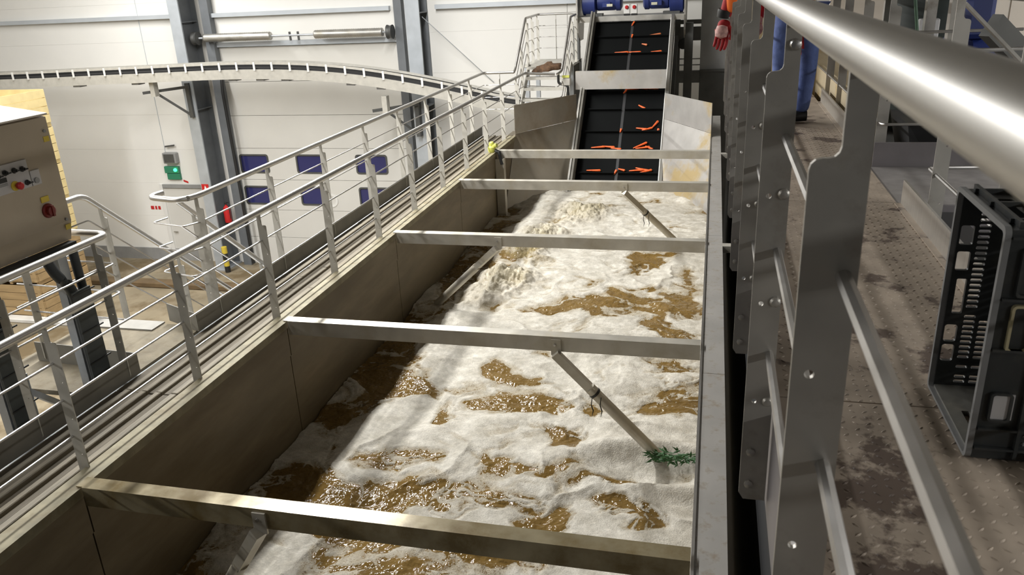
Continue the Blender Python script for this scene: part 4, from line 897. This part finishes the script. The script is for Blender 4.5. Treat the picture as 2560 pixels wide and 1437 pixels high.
# pale partition beyond the line
pt = thing('panel_partition', (2.2, 10.2, GND), 'pale panel partition behind the outer railing', 'partition')
for k in range(9):
    x_ = 1.25 + .62 * k; MB().box(x_ + .005, x_ + .605, 10.2, 10.25, GND, 9.4).build('panel', 'panel_light', pt, smooth=False)
bb = thing('beige_hopper', (1.6, 8.8, GND), 'stained beige steel bin at the gangway end', 'bin')
MB().box(1.0, 1.55, 9.25, 10.0, GND, 7.5).build('side_panel', 'machine_beige', bb, smooth=False)
MB().box(1.06, 1.12, 6.0, 9.2, FLR - .3, FLR + .22).build('side_panel', 'machine_beige', bb, smooth=False)
MB().bar((1.02, 9.2, 7.5), (1.6, 9.2, 7.5), .06, .06).build('rim', 'machine_beige', bb, smooth=False)
eb = MB().box(.22, .99, 9.21, 9.24, FLR - .2, FLR + .9)
tag(eb.build('end_screen', 'machine_beige', smooth=False), 'beige plate closing the far end of gangway', 'screen')

# ------------------------------------------------------------------ folding plastic crate standing on its side
def crate(name, ox, oy, label):
    """opening faces -X; local: y along Y (0..L), z up (0..Ht), depth along +X"""
    t = thing(name, (ox, oy, FLR), label, 'crate', 'plastic crates on the gangway')
    Ly, Ht, D = .385, .60, .30; th = .012
    def slots(u0, u1, v0, v1, cols, pitch, h, skip=()):
        out = []
        for ci, (a, b) in enumerate(cols):
            v = v0; k = 0
            while v + h < v1:
                if (ci, k) not in skip: out.append(rrect(a, v, b, v + h, h * .45, 3))
                v += pitch; k += 1
        return out
    E_ = Ly; z0 = FLR + .004
    # base of the crate (vertical, far side in X): narrow slots in two columns + square hand holes
    hs = slots(0, 1, .10, .52, [(.05, .10), (.15, .20), (.25, .30)], .022, .011)
    MB().plate(rrect(.0, .0, Ly, Ht, .006), hs, (ox + D - th, oy, z0), (0, 1, 0), (0, 0, 1), th).build('base_panel', 'crate_plastic', t, smooth=False)
    # far side panel (normal +Y): large windows and slot columns, seen through the opening
    win = [rrect(.006, .445, .040, .50, .006), rrect(.006, .37, .040, .425, .006), rrect(.016, .24, .042, .345, .004), rrect(.005, .152, .038, .205, .008), rrect(.005, .09, .038, .143, .008)]
    hs = win + slots(0, 1, .022, .555, [(.050, .080)], .0158, .0088, skip=[(0, 2), (0, 4), (0, 14)]) + slots(0, 1, .022, .225, [(.090, .136)], .0158, .0088, skip=[(0, 2), (0, 4)])
    MB().plate(rrect(0, 0, D - th, Ht, .006), hs, (ox, oy + Ly - th / 2, z0), (1, 0, 0), (0, 0, 1), th).build('far_side', 'crate_plastic', t, smooth=False)
    # near side panel (normal -Y)
    hs = slots(0, 1, .02, .57, [(.11, .16)], .021, .011, skip=[(0, k) for k in (3, 12, 20)]) + slots(0, 1, .02, .57, [(.19, .24)], .021, .011, skip=[(0, k) for k in (3, 12, 20)])
    MB().plate(rrect(0, 0, D - th, Ht, .006), hs, (ox, oy + th / 2, z0), (1, 0, 0), (0, 0, 1), th).build('near_side', 'crate_plastic', t, smooth=False)
    for a, b, c_, d in ((.03, .44, .085, .56), (.03, .30, .08, .42), (.02, .11, .07, .19)):
        MB().plate(rrect(a, b, c_, d, .01), [rrect(a + .006, b + .006, c_ - .006, d - .006, .006)], (ox, oy - .006, z0), (1, 0, 0), (0, 0, 1), .012).build('moulded_frame', 'crate_tan' if b == .30 else 'crate_plastic', t, smooth=False)
    MB().box(ox + .025, ox + .075, oy - .005, oy - .001, z0 + .115, z0 + .185).build('paper_tag', 'panel_plate', t, smooth=False)
    for u in (.092, .175, .255): MB().box(ox + u, ox + u + .008, oy - .014, oy - .0005, z0 + .01, z0 + Ht - .01).build('rib', 'crate_plastic', t, smooth=False)
    for v in (.03, .085, .30, .43, .58): MB().box(ox + .004, ox + D - .02, oy - .013, oy - .0005, z0 + v, z0 + v + .006).build('rib', 'crate_plastic', t, smooth=False)
    for a in (.112, .192):
        for k in range(24):
            v = .045 + .0215 * k
            if k not in (2, 11, 12, 18): MB().box(ox + a, ox + a + .046, oy - .004, oy - .0006, z0 + v, z0 + v + .009).build('slot_light_bar', 'crate_rim', t, smooth=False)  # added pale bars standing in for bright floor seen through the slots
    # lower end panel (lies on the floor) and top end panel
    MB().plate(rrect(0, th, D - th, Ly - th, .004), [rrect(.035, .11, .055, .22, .004)], (ox, oy, z0 + th / 2), (1, 0, 0), (0, 1, 0), th).build('lower_end', 'crate_floor', t, smooth=False)
    MB().plate(rrect(0, th, D - th, Ly - th, .004), [rrect(.05, .10, .085, .28, .006), rrect(.12, .06, .16, .32, .006), rrect(.20, .06, .24, .32, .006)], (ox, oy, z0 + Ht - th / 2), (1, 0, 0), (0, 1, 0), th).build('upper_end', 'crate_plastic', t, smooth=False)
    for u in (.02, .10, .18, .26): MB().box(ox + u, ox + u + .01, oy + .012, oy + Ly - .012, z0 + Ht + .0005, z0 + Ht + .016).build('rib', 'crate_tan' if u in (.10, .26) else 'crate_plastic', t, smooth=False)
    for v in (.05, .2, .33): MB().box(ox + .012, ox + D - .01, oy + v, oy + v + .008, z0 + Ht + .0005, z0 + Ht + .013).build('rib', 'crate_plastic', t, smooth=False)
    # grey rim round the opening
    MB().plate(rrect(-.008, -.002, Ly + .008, Ht + .008, .02), [rrect(.005, .006, Ly - .005, Ht - .006, .012)], (ox - .006, oy, z0), (0, 1, 0), (0, 0, 1), .014).build('rim', 'crate_rim', t)
    return t
crate('plastic_crate', .672, 1.945, 'grey-black slotted plastic crate standing on its side on gangway')

# ------------------------------------------------------------------ worker at the rail
def skin_mesh(name, chain, mtl, parent, sub=2):
    """chain: list of polylines [(pos, radius)...] joined where positions coincide; returns evaluated mesh object"""
    vs = []; es = []; rad = []; key = {}
    def vid(p, r):
        k = tuple(round(c, 4) for c in p)
        if k in key: return key[k]
        key[k] = len(vs); vs.append(p); rad.append(r); return key[k]
    for pl in chain:
        ids = [vid(p, r) for p, r in pl]
        es += list(zip(ids[:-1], ids[1:]))
    me = bpy.data.meshes.new(name); me.from_pydata(vs, es, [])
    o = bpy.data.objects.new(name, me); COL.objects.link(o)
    o.modifiers.new('skin', 'SKIN')
    for i, sv in enumerate(me.skin_vertices[0].data):
        r = rad[i]; sv.radius = r if isinstance(r, tuple) else (r, r); sv.use_root = (i == 0)
    s = o.modifiers.new('sub', 'SUBSURF'); s.levels = sub; s.render_levels = sub
    dg = bpy.context.evaluated_depsgraph_get(); dg.update()
    ev_ = o.evaluated_get(dg); m2 = bpy.data.meshes.new_from_object(ev_)
    bpy.data.objects.remove(o)
    off = ORG[parent.name]
    for v in m2.vertices: v.co -= off
    m2.shade_smooth(); m2.materials.clear(); m2.materials.append(MATS[mtl]); m2.name = name
    ob = bpy.data.objects.new(name, m2); COL.objects.link(ob); ob.parent = parent; return ob
Yp = 6.92
pn = thing('person', (.62, Yp, FLR), 'person in orange vest and blue jeans leaning over the railing', 'person')
hip = (.62, Yp, 7.93); chest = (.47, Yp, 8.32); neck = (.36, Yp, 8.52)
hl_, hr_ = (.58, Yp - .10, 7.90), (.66, Yp + .09, 7.90)
shL, shR = (.36, Yp - .19, 8.44), (.38, Yp + .19, 8.44)
body = skin_mesh('body', [
    [(hip, (.15, .12)), ((.55, Yp, 8.1), (.14, .12)), (chest, (.16, .13)), (neck, .06), ((.31, Yp, 8.60), .055)],
    [(hip, .15), ((.545, Yp - .09, 7.88), .098), ((.53, Yp - .08, 7.5), .066), ((.55, Yp - .08, 7.16), .04), ((.55, Yp - .08, 7.11), .035)],
    [(hip, .15), ((.69, Yp + .07, 7.88), .098), ((.73, Yp + .05, 7.5), .068), ((.71, Yp + .04, 7.16), .04), ((.705, Yp + .04, 7.11), .035)],
    [(chest, .16), (shL, .065), ((.16, Yp - .24, 8.25), .05), ((.09, Yp - .22, 7.98), .05), ((.065, Yp - .2, 7.86), .05)],
    [(chest, .16), (shR, .065), ((.34, Yp + .22, 8.15), .05), ((.34, Yp + .12, 7.92), .042), ((.345, Yp + .08, 7.83), .03)]], 'red_cloth', pn)
skin_mesh('jeans', [
    [((.62, Yp, 7.96), (.152, .13)), ((.545, Yp - .09, 7.86), .105), ((.525, Yp - .08, 7.66), .088), ((.52, Yp - .08, 7.48), .074), ((.54, Yp - .08, 7.28), .070), ((.55, Yp - .08, 7.09), .064)],
    [((.62, Yp, 7.96), (.152, .13)), ((.69, Yp + .07, 7.86), .105), ((.725, Yp + .06, 7.66), .088), ((.735, Yp + .05, 7.48), .074), ((.72, Yp + .045, 7.28), .070), ((.705, Yp + .04, 7.09), .062)]], 'jeans', pn)
skin_mesh('vest', [[((.60, Yp, 8.0), (.165, .14)), ((.54, Yp, 8.14), (.155, .14)), ((.46, Yp, 8.33), (.18, .15)), ((.39, Yp, 8.46), (.12, .11))],
                   [((.46, Yp, 8.33), (.18, .15)), ((.34, Yp - .2, 8.43), .078), ((.17, Yp - .245, 8.26), .07), ((.12, Yp - .235, 8.02), .066), ((.12, Yp - .23, 7.90), .05)]], 'hi_vis', pn)
def hand(parent, w, d, t_dir, mtl, nm, q=1.0):
    """w wrist, d direction of the fingers, t_dir thumb side"""
    w = Vector(w); d = Vector(d).normalized(); s = Vector(t_dir); s = (s - d * s.dot(d)).normalized(); n = d.cross(s)
    ch = [[(tuple(w), (.024, .030)), (tuple(w + d * .04), (.022, .038)), (tuple(w + d * .085), (.018, .040))]]
    for k, (o, l) in enumerate(((.03, .072), (.010, .080), (-.011, .074), (-.030, .058))):
        b = w + d * .085
        ch.append([(tuple(b), (.018, .04)), (tuple(b + s * o + d * .012), .0105), (tuple(b + s * o + d * (.012 + l * .5) + n * .008), .0095), (tuple(b + s * o * .95 + d * (.012 + l * .85) + n * .028), .008)])
    ch.append([(tuple(w + d * .04), (.022, .038)), (tuple(w + d * .05 + s * .042), .012), (tuple(w + d * .085 + s * .055 + n * .01), .0105), (tuple(w + d * .105 + s * .05 + n * .02), .009)])
    ch = [[(tuple(w + (Vector(p) - w) * q), tuple(c * q for c in r) if isinstance(r, tuple) else r * q) for p, r in pl] for pl in ch]
    return skin_mesh(nm, ch, mtl, parent)
hand(pn, (.065, Yp - .2, 7.86), (-.1, -.05, -1), (.9, -.3, 0), 'red_cloth', 'gloved_hand', 1.45)
hand(pn, (.345, Yp + .08, 7.86), (0, -.05, -1), (-.5, -.6, 0), 'skin', 'hand')
MB().lathe([(.002, 0), (.040, .012), (.052, .05), (.045, .09), (.002, .105)], (.052, Yp - .232, 7.82), (-.1, -.03, -1), 14).build('glove_print', 'glove_print', pn)
MB().lathe([(.052, 0), (.054, .02), (.05, .06)], (.065, Yp - .215, 7.93), (-.18, .15, -1), 14).build('cuff', 'black', pn)
# head with face
hd = Vector((.27, Yp, 8.70))
bm = bmesh.new(); bmesh.ops.create_uvsphere(bm, u_segments=24, v_segments=16, radius=1)
for v in bm.verts:
    x_, y_, z_ = v.co
    sx = .1 * (1.0 if z_ > -.2 else 1 + .25 * (z_ + .2)); sy = .076 * (1 if z_ > -.1 else 1 + .4 * (z_ + .1))
    f = 0
    if x_ < -.6 and abs(y_) < .22 and -.25 < z_ < .15: f = -.022 * (1 - abs(y_) / .22) * (1 - abs(z_ + .08) / .25)
    if x_ < -.5 and abs(abs(y_) - .36) < .18 and .0 < z_ < .25: f = .008
    v.co = hd + Vector((x_ * sx + f, y_ * sy, z_ * .122))
MB().bm(bm).build('head', 'skin', pn)
for sy in (-1, 1):
    MB().lathe([(.002, -.004), (.012, 0), (.010, .005), (.002, .008)], hd + Vector((-.088, sy * .028, .012)), (-1, 0, 0), 10).build('eye', 'white_plastic', pn)
    MB().lathe([(.004, 0), (.026, .004), (.024, .012), (.006, .016)], hd + Vector((.01, sy * .074, -.005)), (0, sy, 0), 12).build('ear', 'skin', pn)
MB().box(hd.x - .096, hd.x - .088, hd.y - .022, hd.y + .022, hd.z - .062, hd.z - .054).build('mouth', 'dark_red', pn, smooth=False)
bm = bmesh.new(); bmesh.ops.create_uvsphere(bm, u_segments=20, v_segments=14, radius=1)
for v in bm.verts:
    x_, y_, z_ = v.co; z2 = max(z_, -.1 if x_ > 0 else .35)
    v.co = hd + Vector((.008 + x_ * .104, y_ * .082, z2 * .130))
MB().bm(bm).build('hair', 'hair', pn)
for x_, y_ in ((.49, Yp - .08), (.645, Yp + .03)):
    MB().lathe([(.03, -.15), (.045, -.12), (.05, -.03), (.045, .06), (.04, .11)], (x_, y_, FLR + .052), (1, 0, 0), 12).build('shoe', 'shoe', pn)
